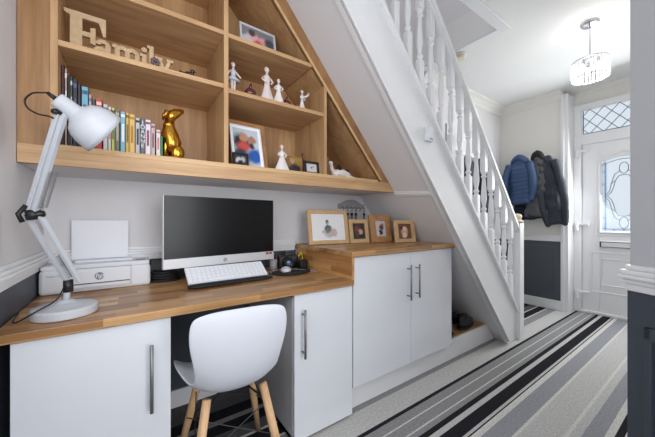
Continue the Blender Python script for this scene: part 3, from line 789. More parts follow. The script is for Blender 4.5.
MB().tube([hd - ax * .024, hd + ax * .004], [.005, .008], 10).build('cable_grommet', M['black'], la, smooth=True)
b = MB(); b.tube(bez([J0 + Vector((-.010, -.004, -.01)), (-.205, 1.305, .82), (-.25, 1.27, .795), (-.292, 1.29, .768), (-.31, 1.33, .7645), (-.318, 1.42, .7645)], 40), .0023, 8)
b.build('power_cable', M['black'], la, smooth=True)

# ------------------------------------------------------------------ small desk things
t = thing('digital_camera', 'black camera with a yellow strap against the raised worktop side', 'camera', (.90, 1.77, .76), R(-12))
MB().box(-.07, .07, -.025, .025, 0, .085).build('camera_body', M['black'], t, local=True, bevel=.012)
MB().prism([(-.028, .083), (.028, .083), (.018, .11), (-.018, .11)], -.022, .022).build('viewfinder', M['black'], t, local=True, bevel=.004)
b = MB(); b.lathe([(.034, 0), (.034, .03), (.030, .05), (.024, .05), (.02, .042), (0, .04)], 24, mtx=Matrix.Translation((-.012, -.024, .042)) @ RX); b.build('lens', M['black'], t, local=True, smooth=True)
b = MB(); b.lathe([(.02, 0), (.012, .006), (0, .007)], 20, mtx=Matrix.Translation((-.012, -.066, .042)) @ RX); lab(b.build('lens_glass', mat('lens_blue', (96, 128, 176), .05, coat=1), t, local=True, smooth=True), 'blue-coated front glass')
b = MB(); b.tube(bez([(.072, 0, .07), (.085, -.03, .10), (.088, -.05, .07), (.086, -.06, .03)], 18), .0075, 8, flat=.35); lab(b.build('strap', M['yellow'], t, local=True), 'yellow strap')
t = thing('speaker', 'small black cube speaker beside the camera, touching the worktop panel', 'speaker', (.953, 1.665, .76), R(5))
MB().box(-.027, .027, -.027, .027, 0, .062).build('housing', M['black'], t, local=True, bevel=.004)
MB().lathe([(.02, 0), (.02, .001)], 20, mtx=Matrix.Translation((0, -.0272, .032)) @ RX).build('grille', M['rubber'], t, local=True)
t = thing('drinking_glass', 'small clear glass holding pens, behind the mouse', 'glass', (.775, 1.735, .76))
MB().lathe([(.022, 0), (.026, .07), (.0245, .07), (.021, .004), (0, .003)], 20, (.775, 1.735, .7605)).build('tumbler', glassy('tumbler_glass', (230, 235, 240), .3), t, smooth=True)
for i, (dx, dy, c) in enumerate(((-.012, 0, M['red']), (.004, .008, M['silver']), (.012, -.006, M['red']))):
    tag(MB().tube([(.775 + dx * .5, 1.735 + dy * .5, .766), (.775 + dx * 1.8, 1.735 + dy * 1.8, .872)], .0032, 8).build('pen', c, origin=(.775, 1.735, .766)),
        ('red pen leaning left in the small glass on the desk', 'silver pen upright in the small glass on the desk', 'red pen leaning right in the small glass on the desk')[i], 'pen')
b = MB(); b.tube(bez([(.70, 1.60, .764), (.735, 1.67, .764), (.80, 1.69, .764), (.87, 1.68, .764), (.94, 1.61, .764), (.975, 1.56, .764), (.96, 1.50, .764)], 42), .0025, 8)
tag(b.build('desk_cable', M['silver'], origin=(.8, 1.68, .76)), 'thin pale cable trailing round the mouse mat', 'cable')
b = MB()
for k, (r_, z) in enumerate(((.055, .768), (.048, .782), (.05, .796), (.042, .808))):
    b.tube([(.155 + r_ * math.cos(2 * PI * i / 24) * 1.3, 1.775 + r_ * math.sin(2 * PI * i / 24), z) for i in range(25)], .0065, 8)
tag(b.build('cable_coil', M['rubber'], origin=(.155, 1.775, .762)), 'coil of black cable between the printer and the computer', 'cable')
t = thing('router', 'small black box standing on the desk by the wall, behind the cable coil', 'router', (.14, 1.845, .76))
MB().box(.09, .20, 1.825, 1.85, .7605, .875).build('housing', M['black'], t, bevel=.004)
MB().box(.10, .19, 1.8235, 1.825, .80, .806).build('light_strip', M['grey'], t)

# ------------------------------------------------------------------ picture frames
def frame(name, label, base, rz, W, H, bw, lean, wm, pm, depth=.018, matw=0, matm=None, grp=None, strut=True, cat='picture frame', bh=None):
    t = thing(name, label, cat, base, group=grp, rot=(R(-lean), 0, rz))
    bh = bh or bw
    b = MB(); b.box(-W / 2, W / 2, 0, depth, 0, bh); b.box(-W / 2, W / 2, 0, depth, H - bh, H); b.box(-W / 2, -W / 2 + bw, 0, depth, bh, H - bh); b.box(W / 2 - bw, W / 2, 0, depth, bh, H - bh)
    b.build('frame', wm, t, local=True, bevel=.002)
    y = depth * .45
    if matw:
        MB().box(-W / 2 + bw, W / 2 - bw, y, y + .003, bh, H - bh).build('mount', matm or M['paper'], t, local=True)
        y -= .001
    g = bw + matw; gh = bh + matw
    p = MB(); p.box(-(W / 2 - g), W / 2 - g, y, y + .002, -(H / 2 - gh), H / 2 - gh)
    po = p.build('photograph', pm, t, local=True); po.location = (0, 0, H / 2)
    MB().box(-W / 2 + bw * .5, W / 2 - bw * .5, depth * .7, depth, bh * .5, H - bh * .5).build('backing', M['rubber'], t, local=True)
    if strut:
        a = math.tan(R(lean)) * H
        MB().prism([(depth, H * .62), (depth + .003, H * .62), (depth + H * .30, .012 + H * .30 * math.sin(R(lean))), (depth + H * .30 - .004, .012 + H * .3 * math.sin(R(lean)))], -.018, .018, 'X').build('strut', M['rubber'], t, local=True)
    return t
oakf = wood('frame_oak', (196, 158, 112), (214, 180, 136), (12, 12, 12))
oakd = wood('frame_oak_dark', (172, 122, 76), (192, 144, 96), (12, 12, 12))
ZW = .9185
ph1 = photo_mat('print_child_bw', (236, 236, 238), [(.0, -.035, .040, (190, 188, 190)), (.04, -.04, .028, (200, 180, 176)), (-.005, -.01, .026, (96, 98, 98)), (-.005, -.025, .018, (120, 122, 122)), (-.01, .03, .014, (178, 172, 168)), (-.01, .042, .011, (110, 108, 108)), (-.04, -.035, .014, (200, 190, 188)), (.06, -.045, .014, (214, 190, 184))])
frame('picture_frame', 'large light oak frame with a pale child portrait, left end of the worktop row', (1.172, 1.645, ZW), R(-8), .322, .247, .028, 10, oakf, ph1, matw=.008, grp=None)
ph2 = photo_mat('print_couple_dark', (58, 48, 50), [(-.012, .02, .022, (140, 62, 60)), (.016, -.005, .02, (198, 160, 144)), (-.012, -.02, .018, (84, 60, 68)), (.018, -.038, .014, (36, 34, 40)), (0, .04, .014, (70, 60, 52))])
frame('picture_frame', 'small light oak frame with a dark couple photo, second in the worktop row', (1.418, 1.600, ZW), R(-10), .165, .180, .030, 11, oakf, ph2)
ph3 = photo_mat('print_blossom', (206, 200, 204), [(.01, .01, .022, (88, 76, 80)), (-.02, .03, .016, (224, 196, 196)), (.0, -.03, .02, (60, 56, 62)), (.02, .03, .012, (168, 110, 104)), (-.02, -.035, .012, (226, 214, 214))])
frame('picture_frame', 'orange-brown wooden frame with a pale photo, third in the worktop row', (1.612, 1.560, ZW), R(-8), .20, .215, .052, 11, oakd, ph3, bh=.045)
ph4 = photo_mat('print_child_warm', (122, 84, 62), [(0, 0, .03, (206, 160, 138)), (0, .02, .018, (226, 196, 178)), (0, -.03, .02, (222, 206, 196)), (-.03, .03, .014, (96, 62, 48))])
frame('picture_frame', 'small light oak frame by the sloping wall, right end of the worktop row', (1.738, 1.435, ZW), R(-14), .188, .172, .034, 9, oakf, ph4, bh=.028)

# key rack
kr = thing('key_rack', 'small grey wooden key rack on the wall above the picture frames', 'key rack', (1.546, 1.868, 1.2))
MB().prism([(1.405, 1.185), (1.688, 1.185), (1.688, 1.225), (1.655, 1.228), (1.63, 1.24), (1.59, 1.258), (1.546, 1.264), (1.50, 1.258), (1.46, 1.24), (1.435, 1.228), (1.405, 1.225)], 1.852, 1.8695).build('board', M['pew'], kr, bevel=.003)
for i in range(6):
    x = 1.435 + i * .046
    MB().tube(bez([(x, 1.852, 1.20), (x, 1.83, 1.195), (x, 1.826, 1.175), (x, 1.836, 1.165), (x, 1.84, 1.172)], 16), .003, 6).build('hook', M['steel'], kr, smooth=True)
for i, (x, d) in enumerate(((1.435, .04), (1.481, .055), (1.527, .045), (1.573, .06), (1.665, .05))):
    k = thing('bunch_of_keys', 'dark bunch of keys on the key rack, %s' % ('on its leftmost hook', 'on its second hook from the left', 'on its third hook from the left', 'on its fourth hook from the left', 'on its rightmost hook')[i], 'keys', (x, 1.834, 1.165), group='keys hanging from the key rack')
    MB().tube([(x + .010 * math.cos(a), 1.834, 1.157 + .010 * math.sin(a)) for a in [2 * PI * j / 14 for j in range(15)]], .0015, 6).build('key_ring', M['steel'], k)
    for dx in (-.008, .006):
        MB().box(x + dx - .007, x + dx + .007, 1.831 + dx * .3, 1.8335 + dx * .3, 1.147 - .018, 1.150).box(x + dx - .003, x + dx + .003, 1.831 + dx * .3, 1.8335 + dx * .3, 1.147 - d, 1.13).build('key', M['black'], k, bevel=.001)

# ------------------------------------------------------------------ books
books = [ # x0, x1, top z, colour, label, title colour
    (-.2235, -.2155, 1.706, (78, 36, 40), 'tall dark maroon book, first at the left end of the row', None),
    (-.215, -.207, 1.698, (176, 150, 146), 'tall pinkish grey book, second from the left end', (230, 220, 214)),
    (-.2065, -.198, 1.676, (26, 28, 30), 'tall black book, third from the left end', None),
    (-.1975, -.1905, 1.668, (60, 74, 66), 'dark green book with pale spine marks, fourth from the left end', (190, 196, 186)),
    (-.190, -.177, 1.662, (34, 38, 62), 'thick dark navy book near the left end of the row', (90, 92, 130)),
    (-.1765, -.1665, 1.65, (44, 28, 34), 'near-black book standing just left of the light blue one', None),
    (-.163, -.142, 1.638, (110, 170, 196), 'thick light blue book at the left of the row', (50, 90, 130)),
    (-.1415, -.131, 1.612, (206, 156, 140), 'salmon pink book touching the light blue one', (90, 120, 150)),
    (-.1305, -.120, 1.597, (52, 76, 88), 'dark teal book just left of the red one', None),
    (-.1175, -.097, 1.600, (190, 62, 54), 'thick red book above the lamp shade', (230, 200, 190)),
    (-.094, -.078, 1.583, (200, 198, 200), 'pale grey book just right of the red one', (110, 110, 120)),
    (-.0775, -.066, 1.578, (224, 216, 214), 'white book with a pink band in the middle of the row', (200, 130, 130)),
    (-.0655, -.054, 1.573, (190, 196, 90), 'lime yellow book in the middle of the row', (70, 90, 60)),
    (-.0535, -.037, 1.568, (112, 106, 98), 'grey brown book right of the lime one', (180, 170, 150)),
    (-.035, -.016, 1.566, (126, 182, 206), 'sky blue book left of the two yellow books', (240, 240, 240)),
    (-.0155, -.004, 1.562, (214, 176, 62), 'thin golden yellow book, left of the thick yellow one', (120, 80, 40)),
    (-.0035, .018, 1.560, (228, 184, 96), 'thick yellow book standing right of the thin golden one', (180, 120, 50)),
    (.0195, .037, 1.550, (196, 196, 202), 'white book with black bands, right of the yellow books', (40, 40, 46)),
    (.0375, .056, 1.548, (84, 92, 102), 'slate grey book with large pale letters down its spine', None),
    (.0565, .078, 1.548, (226, 214, 222), 'pale pink-white book right of the slate one', (150, 60, 90)),
    (.0785, .096, 1.535, (198, 172, 172), 'dusty pink book, shorter, right of the pale pink-white one', (120, 90, 96)),
    (.0985, .116, 1.508, (214, 210, 206), 'small white book with a pink top band near the gold dog', (206, 110, 120)),
    (.1165, .126, 1.482, (40, 122, 74), 'small green book, last at the right end by the gold dog', None)]
for i, (x0_, x1_, zt, col, lb, tc_) in enumerate(books):
    t = thing('book', lb, 'book', ((x0_ + x1_) / 2, 1.53, 1.3782), group='books in the lower left bay')
    y0_, y1_ = 1.525 + .006 * ((i * 7) % 3), 1.525 + .13 + .012 * ((i * 5) % 3)
    m = mat('book_cover', col, .45)
    c = .0012
    b = MB(); b.box(x0_, x1_, y0_, y0_ + .002, 1.3785, zt); b.box(x0_, x0_ + c, y0_, y1_, 1.3785, zt); b.box(x1_ - c, x1_, y0_, y1_, 1.3785, zt)
    b.build('cover', m, t)
    MB().box(x0_ + c, x1_ - c, y0_ + .002, y1_ - .003, 1.381, zt - .003).build('pages', M['pages'], t)
    if tc_:
        h = zt - 1.378; tm = mat('spine_print', tc_, .5); w_ = x1_ - x0_
        MB().box(x0_ + w_ * .28, x1_ - w_ * .28, y0_ - .0004, y0_ + .0005, 1.378 + h * .30, 1.378 + h * .72).box(x0_ + w_ * .1, x1_ - w_ * .1, y0_ - .0004, y0_ + .0005, zt - h * .12, zt - h * .06).build('spine_print', tm, t)
    if i == 18:
        for j, chh in enumerate('JOANNE'):
            text_part('spine_lettering', chh, .024, M['paper'], t, Matrix.Translation(Vector(((x0_ + x1_) / 2, y0_ - .0006, zt - .018 - j * .021)) - t.location) @ RX, .0002)

# ------------------------------------------------------------------ 'Family' sign
fm = thing('family_sign', 'cut-out wooden word sign reading Family on the upper left shelf', 'sign', (-.02, 1.55, 1.7785))
b = MB(); Y0, Y1 = 1.545, 1.563
def fx(poly):
    e = random.uniform(0, .0012); b.prism(poly, Y0 + e, Y1 - e)
Z = 1.7785
def rc(x0, x1, z0, z1): fx([(x0, Z + z0), (x1, Z + z0), (x1, Z + z1), (x0, Z + z1)])
xF = -.215
rc(xF + .014, xF + .052, 0, .172); rc(xF - .004, xF + .07, 0, .016); fx([(xF - .006, Z + .172), (xF - .004, Z + .158), (xF + .014, Z + .150), (xF + .13, Z + .150), (xF + .13, Z + .172)])
fx([(xF + .104, Z + .152), (xF + .13, Z + .152), (xF + .130, Z + .096), (xF + .120, Z + .096), (xF + .112, Z + .13)])
rc(xF + .05, xF + .09, .078, .098); fx([(xF + .078, Z + .055), (xF + .095, Z + .050), (xF + .095, Z + .122), (xF + .078, Z + .118)])
def arc(cx, cz, r0, r1, a0, a1, n=12, sx=1):
    for i in range(n):
        t0, t1 = R(a0 + (a1 - a0) * i / n), R(a0 + (a1 - a0) * (i + 1) / n)
        fx([(cx + sx * r0 * math.cos(t0), cz + r0 * math.sin(t0)), (cx + sx * r1 * math.cos(t0), cz + r1 * math.sin(t0)), (cx + sx * r1 * math.cos(t1), cz + r1 * math.sin(t1)), (cx + sx * r0 * math.cos(t1), cz + r0 * math.sin(t1))])
xa = xF + .090
arc(xa + .022, Z + .026, .010, .026, 0, 360, 16); rc(xa + .038, xa + .056, 0, .062); arc(xa + .030, Z + .058, .010, .026, 0, 170); rc(xa + .05, xa + .068, 0, .012)
xm = xa + .070
rc(xm, xm + .018, 0, .078); rc(xm - .008, xm + .01, .066, .080); rc(xm - .006, xm + .024, 0, .012)
for k in (0, 1):
    cx_ = xm + .027 + k * .036
    arc(cx_, Z + .054, .010, .027, 0, 180); rc(cx_ + .010, cx_ + .027, 0, .055); rc(cx_ + .004, cx_ + .033, 0, .012)
xi = xm + .100
rc(xi, xi + .017, 0, .072); rc(xi - .008, xi + .004, .06, .072); rc(xi - .006, xi + .023, 0, .012); arc(xi + .008, Z + .092, .0, .011, 0, 360)
rc(xi + .028, xi + .045, 0, .118); rc(xi + .020, xi + .03, .106, .118); rc(xi + .022, xi + .051, 0, .012)
xy = xi + .056
fx([(xy, Z + .075), (xy + .018, Z + .075), (xy + .038, Z + .02), (xy + .026, Z + .0)])
fx([(xy + .048, Z + .075), (xy + .062, Z + .075), (xy + .038, Z + .0), (xy + .022, Z + .0)])
rc(xy - .006, xy + .024, .066, .078); rc(xy + .042, xy + .070, .066, .078)
rc(xF, xy + .04, 0, .006)
b.build('letters', M['mdf'], fm)
# ornaments on the upper left shelf
t = thing('flower_ornament', 'small purple-grey flower ornament in front of the wooden word sign', 'ornament', (.095, 1.52, 1.7785))
b = MB(); b.lathe([(.012, 0), (.014, .004), (.006, .012), (.004, .03)], 12, (.095, 1.52, 1.779)); b.build('stem', M['grey'], t, smooth=True)
b = MB()
for k in range(7):
    a = 2 * PI * k / 7; b.ball((.095 + .012 * math.cos(a), 1.52, 1.818 + .012 * math.sin(a)), (.008, .005, .008), 8)
b.ball((.095, 1.516, 1.818), .006, 8); b.build('petals', mat('purple_grey_glaze', (104, 84, 92), .4), t, smooth=True)
def bird(name, label, x, y, z, m, rz=0, s=1.0):
    t = thing(name, label, 'ornament', (x, y, z), rz)
    b = MB(); b.ball((0, 0, .026 * s), (.030 * s, .018 * s, .022 * s), 14); b.ball((-.022 * s, 0, .052 * s), (.013 * s,) * 3, 12); b.tube([(-.018 * s, 0, .03 * s), (-.022 * s, 0, .05 * s)], [.013 * s, .010 * s], 10)
    b.tube([(.02 * s, 0, .03 * s), (.05 * s, 0, .048 * s)], [.012 * s, .004 * s], 8)
    b.lathe([(.018 * s, 0), (.014 * s, .008 * s)], 12); b.build('body', m, t, local=True, smooth=True)
    b = MB(); b.tube([(-.033 * s, 0, .052 * s), (-.046 * s, 0, .049 * s)], [.004 * s, .001], 6)
    b.ball((0, -.016 * s, .03 * s), (.020 * s, .006 * s, .014 * s), 8); b.ball((0, .016 * s, .03 * s), (.020 * s, .006 * s, .014 * s), 8)
    b.build('wings_and_beak', m, t, local=True, smooth=True)
bird('bird_ornament', 'tiny black ornament at the right of the upper left shelf', .235, 1.53, 1.7785, M['blackg'], R(160), .8)

# gold dog
gd = thing('dog_figurine', 'shiny gold sitting dog figurine looking up, right of the books', 'figurine', (.172, 1.57, 1.3785), R(6))
gd.scale = (1.08, 1.08, 1.16)
b = MB()
b.tube([(-.005, 0, .035), (-.004, 0, .075), (-.014, 0, .115), (-.016, 0, .145), (-.012, 0, .170)], [.034, .040, .034, .023, .019], 16)
b.tube([(-.016, 0, .168), (-.006, 0, .190), (.014, 0, .205), (.036, 0, .216), (.044, 0, .219)], [.019, .023, .019, .011, .006], 14)
b.ball((.014, .022, .035), (.030, .016, .032), 12); b.ball((.014, -.022, .035), (.030, .016, .032), 12)
b.tube([(-.022, -.014, .11), (-.032, -.015, .06), (-.036, -.015, .006)], [.014, .010, .009], 10); b.tube([(-.022, .014, .11), (-.032, .015, .06), (-.036, .015, .006)], [.014, .010, .009], 10)
b.ball((-.042, -.015, .007), (.014, .010, .008), 8); b.ball((-.042, .015, .007), (.014, .010, .008), 8)
b.ball((-.004, -.030, .008), (.026, .011, .009), 8); b.ball((-.004, .030, .008), (.026, .011, .009), 8)
b.build('body', M['gold'], gd, local=True, smooth=True)
for s_ in (-1, 1): MB().tube([(-.018, s_ * .014, .198), (-.030, s_ * .022, .196), (-.036, s_ * .024, .172)], [.007, .010, .003], 8).build('ear', M['gold'], gd, local=True, smooth=True)
MB().tube([(.035, 0, .012), (.055, .01, .008), (.05, .035, .008)], [.007, .006, .003], 8).build('tail', M['gold'], gd, local=True, smooth=True)
MB().lathe([(.024, 0), (.0245, .006), (.021, .01)], 20, mtx=Matrix.Translation((-.016, 0, .142))).build('collar', M['gold'], gd, local=True)

# photos on the shelves
ZS = 1.3785
ZP = ZS + .002
phA = photo_mat('print_family_beach', (196, 206, 214), [(-.03, .03, .05, (44, 48, 58)), (-.015, .06, .026, (190, 140, 116)), (.035, .05, .024, (172, 118, 98)), (-.02, .0, .035, (200, 80, 70)), (.045, -.05, .045, (40, 90, 176)), (-.04, -.06, .05, (60, 64, 78)), (.03, .012, .018, (70, 50, 46))])
frame('picture_frame', 'large white mounted family photo leaning in the lower right bay', (.552, 1.555, ZP), R(4), .185, .262, .004, 14, M['paper'], phA, matw=.014)
bd = MB().box(-.115, .115, 0, .012, 0, .305).build('wooden_board', oakd); bd.location = (.575, 1.612, ZS + .003); bd.rotation_euler = (R(-13), 0, R(2)); tag(bd, 'plain brown wooden board leaning behind the large family photo', 'board')
phB = photo_mat('print_bw_pair', (60, 60, 64), [(-.012, .0, .014, (190, 188, 190)), (.012, .004, .014, (170, 168, 172)), (0, -.02, .016, (40, 40, 44))])
frame('picture_frame', 'tiny black and white photo in front of the large family photo', (.492, 1.512, ZP), R(3), .085, .075, .008, 10, M['black'], phB)
phC = photo_mat('print_yellow_dark', (176, 142, 76), [(0, -.02, .045, (70, 62, 72)), (-.03, .02, .03, (150, 110, 70)), (.03, -.02, .025, (52, 50, 66)), (0, .03, .018, (190, 160, 120))])
frame('picture_frame', 'yellow and brown photo behind the white figurine and black clock', (.858, 1.600, ZP), R(2), .145, .125, .006, 12, M['oak_b'], phC)
t = thing('candle_bottle', 'thin dark brown bottle behind the yellow photo', 'bottle', (.952, 1.66, ZS))
MB().lathe([(.014, 0), (.015, .005), (.015, .10), (.006, .125), (.005, .15), (.007, .152), (.007, .158), (0, .158)], 16, (.952, 1.66, ZS)).build('bottle_glass', mat('brown_glass', (70, 44, 26), .1), t, smooth=True)
MB().lathe([(.0155, .03), (.0155, .08)], 16, (.952, 1.66, ZS)).build('bottle_label', M['cream'], t)
phD = photo_mat('clock_face', (206, 206, 210), [(0, 0, .006, (40, 40, 44)), (.012, .008, .005, (120, 120, 124))])
frame('table_clock', 'small square black framed clock beside the white figurine', (.945, 1.520, ZP), R(0), .118, .082, .020, 8, M['blackg'], phD, cat='clock', bh=.014)
phE = photo_mat('print_two_babies', (120, 118, 124), [(-.03, .0, .035, (214, 160, 160)), (.03, -.01, .035, (210, 150, 154)), (-.035, .035, .02, (70, 66, 70)), (.0, -.035, .03, (190, 70, 80)), (.07, .0, .03, (66, 74, 84)), (-.07, -.02, .03, (190, 190, 196))])
frame('picture_frame', 'silver framed photo of two babies on the top right shelf', (.60, 1.530, 2.0435), R(2), .215, .145, .012, 10, M['silver'], phE)

# figurines
def figurine(name, label, x, y, z, H, rz=0, dress=None, skirt=.5, short=False, extra=None, mbody='porc'):
    t = thing(name, label, 'figurine', (x, y, z), rz); dress = dress or M['porc']
    s = H
    b = MB()
    if short:
        b.lathe([(.14 * s, 0), (.14 * s, .03 * s), (.10 * s, .04 * s)], 16)
        b.build('plinth', M['porc'], t, local=True, smooth=True)
        b = MB()
        for sx in (-1, 1): b.tube([(sx * .045 * s, 0, .03 * s), (sx * .04 * s, 0, .22 * s), (sx * .05 * s, 0, .45 * s)], [.028 * s, .036 * s, .05 * s], 10)
        b.build('legs', M['porcp'], t, local=True, smooth=True)
        b = MB(); b.lathe([(.20 * s, .40 * s), (.215 * s, .42 * s), (.12 * s, .50 * s), (.07 * s, .56 * s), (.085 * s, .66 * s), (.09 * s, .72 * s), (.035 * s, .77 * s)], 20, sy=.8)
        b.build('tutu', dress, t, local=True, smooth=True)
    else:
        b = MB(); rings = []
        for h, r_ in ((0, skirt * .5), (.02, skirt * .52), (.15, skirt * .42), (.3, skirt * .30), (.44, skirt * .2), (.54, .075), (.62, .09), (.70, .10), (.75, .06)):
            rings.append([(r_ * s * (1 + .06 * math.sin(6 * a) * (1 - h)) * math.cos(a), r_ * s * .8 * math.sin(a) * (1 + .06 * math.sin(6 * a) * (1 - h)), h * s) for a in [2 * PI * k / 30 for k in range(30)]])
        b.loft(rings).build('dress', dress, t, local=True, smooth=True)
    b = MB(); b.tube([(0, 0, .72 * s), (0, 0, .82 * s)], [.045 * s, .035 * s], 10); b.ball((0, 0, .89 * s), (.062 * s, .066 * s, .078 * s), 14); b.tube([(0, -.06 * s, .895 * s), (0, -.078 * s, .885 * s)], [.014 * s, .006 * s], 6)
    b.build('head', M['porcp'], t, local=True, smooth=True)
    b = MB(); b.ball((0, .02 * s, .92 * s), (.066 * s, .062 * s, .066 * s), 12); b.ball((0, .05 * s, .97 * s), .03 * s, 10); b.build('hair', M['cream'], t, local=True, smooth=True)
    for sx in (-1, 1):
        pts = [(sx * .09 * s, 0, .70 * s), (sx * .17 * s, -.03 * s, .60 * s), (sx * (.20 if short else .06) * s, -.11 * s, (.52 if short else .50) * s)]
        MB().tube(pts, [.032 * s, .026 * s, .018 * s], 10).build('arm', dress if not short else M['porcp'], t, local=True, smooth=True)
    return t
figurine('ballerina_figurine', 'pale blue and white ballerina figurine at the left of the middle right shelf', .452, 1.53, 1.7625, .175, R(10), dress=M['porcb'], short=True)
figurine('lady_figurine', 'tall white and pink lady figurine on the middle right shelf', .648, 1.54, 1.7625, .215, R(10), dress=M['porcp'], skirt=.42)
figurine('girl_figurine', 'small white girl figurine touching the tall lady figurine', .712, 1.52, 1.7625, .155, R(-10), dress=M['porc'], skirt=.44)
cf = figurine('child_figurine', 'white child figurine with raised arm near the sloping side of the shelf', .875, 1.53, 1.7625, .135, R(20), dress=M['porc'], skirt=.38)
MB().tube([(.01, -.01, .09), (.035, -.015, .105), (.05, -.01, .125)], [.006, .006, .010], 8).build('raised_arm', M['porc'], cf, local=True, smooth=True)
figurine('angel_figurine', 'white robed figurine on the bottom shelf right of the family photo', .738, 1.53, ZS, .160, R(0), dress=M['porc'], skirt=.58)
def lid_pot(label, x, y, z, s, spout=True):
    t = thing('glass_ornament', label, 'ornament', (x, y, z), R(15))
    b = MB(); b.ball((0, 0, .026 * s), (.034 * s, .028 * s, .026 * s), 16); b.lathe([(.018 * s, 0), (.016 * s, .006 * s)], 14); b.build('bowl', M['burg'], t, local=True, smooth=True)
    b = MB(); b.tube([(-.004 * s, 0, .05 * s), (.0, 0, .068 * s), (.004 * s, 0, .082 * s)], [.010 * s, .007 * s, .002 * s], 8)
    b.build('pointed_lid', M['burg'], t, local=True, smooth=True)
lid_pot('burgundy glass ornament with a pointed top, left of the lady figurine', .548, 1.53, 1.7625, 1.05)
lid_pot('smaller burgundy glass ornament between the girl and child figurines', .770, 1.53, 1.7625, .85)
# black and white reclining goose / cat figurine
t = thing('cat_figurine', 'black and white porcelain animal figurine in the triangular right nook', 'figurine', (1.20, 1.56, ZS), R(0))
b = MB(); b.tube([(-.075, 0, .02), (-.04, 0, .032), (.0, 0, .036), (.05, 0, .032), (.10, 0, .016)], [.016, .028, .030, .026, .008], 14)
b.tube([(-.06, 0, .03), (-.078, 0, .06), (-.082, 0, .088)], [.018, .013, .012], 10); b.ball((-.086, 0, .098), (.018, .014, .015), 12)
b.build('body', M['porc'], t, local=True, smooth=True)
b = MB(); b.tube([(-.09, .008, .108), (-.092, .010, .126)], [.006, .001], 6); b.tube([(-.09, -.008, .108), (-.092, -.010, .126)], [.006, .001], 6); b.build('ears', M['blackg'], t, local=True)
b = MB(); b.ball((-.02, -.004, .056), (.026, .020, .022), 10); b.ball((.045, -.002, .048), (.030, .020, .018), 10); b.tube([(-.03, 0, .06), (-.012, 0, .09), (.0, 0, .07)], [.010, .008, .003], 8); b.build('markings', M['blackg'], t, local=True, smooth=True)
b = MB(); b.tube([(.03, -.02, .012), (.075, -.03, .01), (.11, -.03, .008)], [.012, .009, .006], 8); b.tube([(-.04, -.022, .012), (-.075, -.035, .008)], [.011, .007], 8); b.build('paws', M['porc'], t, local=True, smooth=True)

# ------------------------------------------------------------------ coats
tex = bpy.data.textures.new('folds', 'CLOUDS'); tex.noise_scale = .07; tex.noise_depth = 2
def crumple(o, k):
    d = o.modifiers.new('s', 'SUBSURF'); d.levels = 1; d.render_levels = 1
    d = o.modifiers.new('d', 'DISPLACE'); d.texture = tex; d.strength = k; d.texture_coords = 'LOCAL'; d.mid_level = .5
    return o
def coat(name, label, cx, zt, zb, wt, wb, dep, m, rz=0, quilt=0, sleeves=True, hood=None, x=4.25, seed=0, axis='front', sl=.55, off=0.0, tilt=0):
    rnd = random.Random(seed)
    loc = (x, cx, zt) if axis == 'front' else (cx, x, zt)
    t = thing(name, label, 'coat', loc, 0 if axis == 'front' else R(90))
    # local: u = across (local Y), depth toward -X
    t.rotation_euler.x = R(-tilt)
    H = zt - zb; n = 30 if not quilt else 60; rings = []
    ph = [rnd.uniform(0, 6) for _ in range(4)]
    for i in range(n + 1):
        f = i / n; z = -H * f
        hw = (wt * .35 + (wt * .65) * min(1, f * 5) ** .6) if f < .2 else wt + (wb - wt) * (f - .2) / .8
        hw *= .5; dd = dep * (.45 + .55 * min(1, f * 4))
        if quilt:
            k = abs(math.sin(PI * (f * H) / quilt)) ** .5; hw *= .93 + .07 * k; dd *= .82 + .18 * k
        ring = []
        for j in range(28):
            a = 2 * PI * j / 28
            fold = 1 + (.10 * f + .02) * math.sin(5 * a + ph[0] + 2 * f) + .05 * f * math.sin(9 * a + ph[1])
            u = hw * math.cos(a) * fold; v = dd * .5 * math.sin(a) * fold
            ring.append((-off - dep * .55 - v, u + .01 * math.sin(3 * f + ph[2]), z + .015 * math.sin(2 * a + ph[3]) * f))
        rings.append(ring)
    crumple(MB().loft(rings).build('coat_body', m, t, local=True, smooth=True), .014 if quilt else .045)
    if sleeves:
        for sg in (-1, 1):
            ns = 26 if quilt else 14; pts, rs = [], []
            Ls = H * sl
            for i in range(ns + 1):
                f = i / ns
                r_ = .047 - .014 * f + .004 * math.sin(9 * f + seed)
                if quilt: r_ *= .88 + .16 * abs(math.sin(PI * f * Ls / quilt)) ** .5
                pts.append((-off - dep * .75 - .03 * math.sin(PI * f), sg * (wt * .36 + .05 * math.sin(PI * f * .9)), -.07 - f * Ls)); rs.append(r_)
            MB().tube(pts, rs, 14).build('sleeve', m, t, local=True, smooth=True) if quilt else crumple(MB().tube(pts, rs, 14).build('sleeve', m, t, local=True, smooth=True), .02)
    if hood:
        b = MB(); rg = []
        for i in range(13):
            f = i / 12; a = PI * f
            rg.append((-off - dep * .7 - .02 * math.sin(a), -.11 * math.cos(a) * (wt / .42), -.03 + .045 * math.sin(a) - .03 * abs(math.cos(a))))
        b.tube(rg, [.020 + .022 * math.sin(PI * i / 12) for i in range(13)], 12)
        b.build('hood', hood, t, local=True, smooth=True)
        b = MB(); b.ball((-off - dep * .6, 0, -.05), (dep * .4, wt * .30, .06), 14); b.build('collar', m, t, local=True, smooth=True)
    return t
coat('padded_jacket', 'blue quilted puffer jacket hanging left on the hall coat hooks', 1.56, 1.87, 1.29, .31, .28, .14, M['blue'], quilt=.052, hood=M['blue'], seed=3, off=.07, sl=.80)
coat('parka', 'dark grey parka with a dark fur hood between the blue and black coats', 1.375, 1.89, 1.12, .19, .25, .15, M['coatg'], hood=M['fur'], seed=5, off=.03, sleeves=False, sl=.8)
coat('rain_coat', 'charcoal black jacket hanging right, next to the door frame', 1.29, 1.87, 1.03, .18, .21, .12, M['coatb'], seed=9, off=.04, sl=.95, tilt=7)
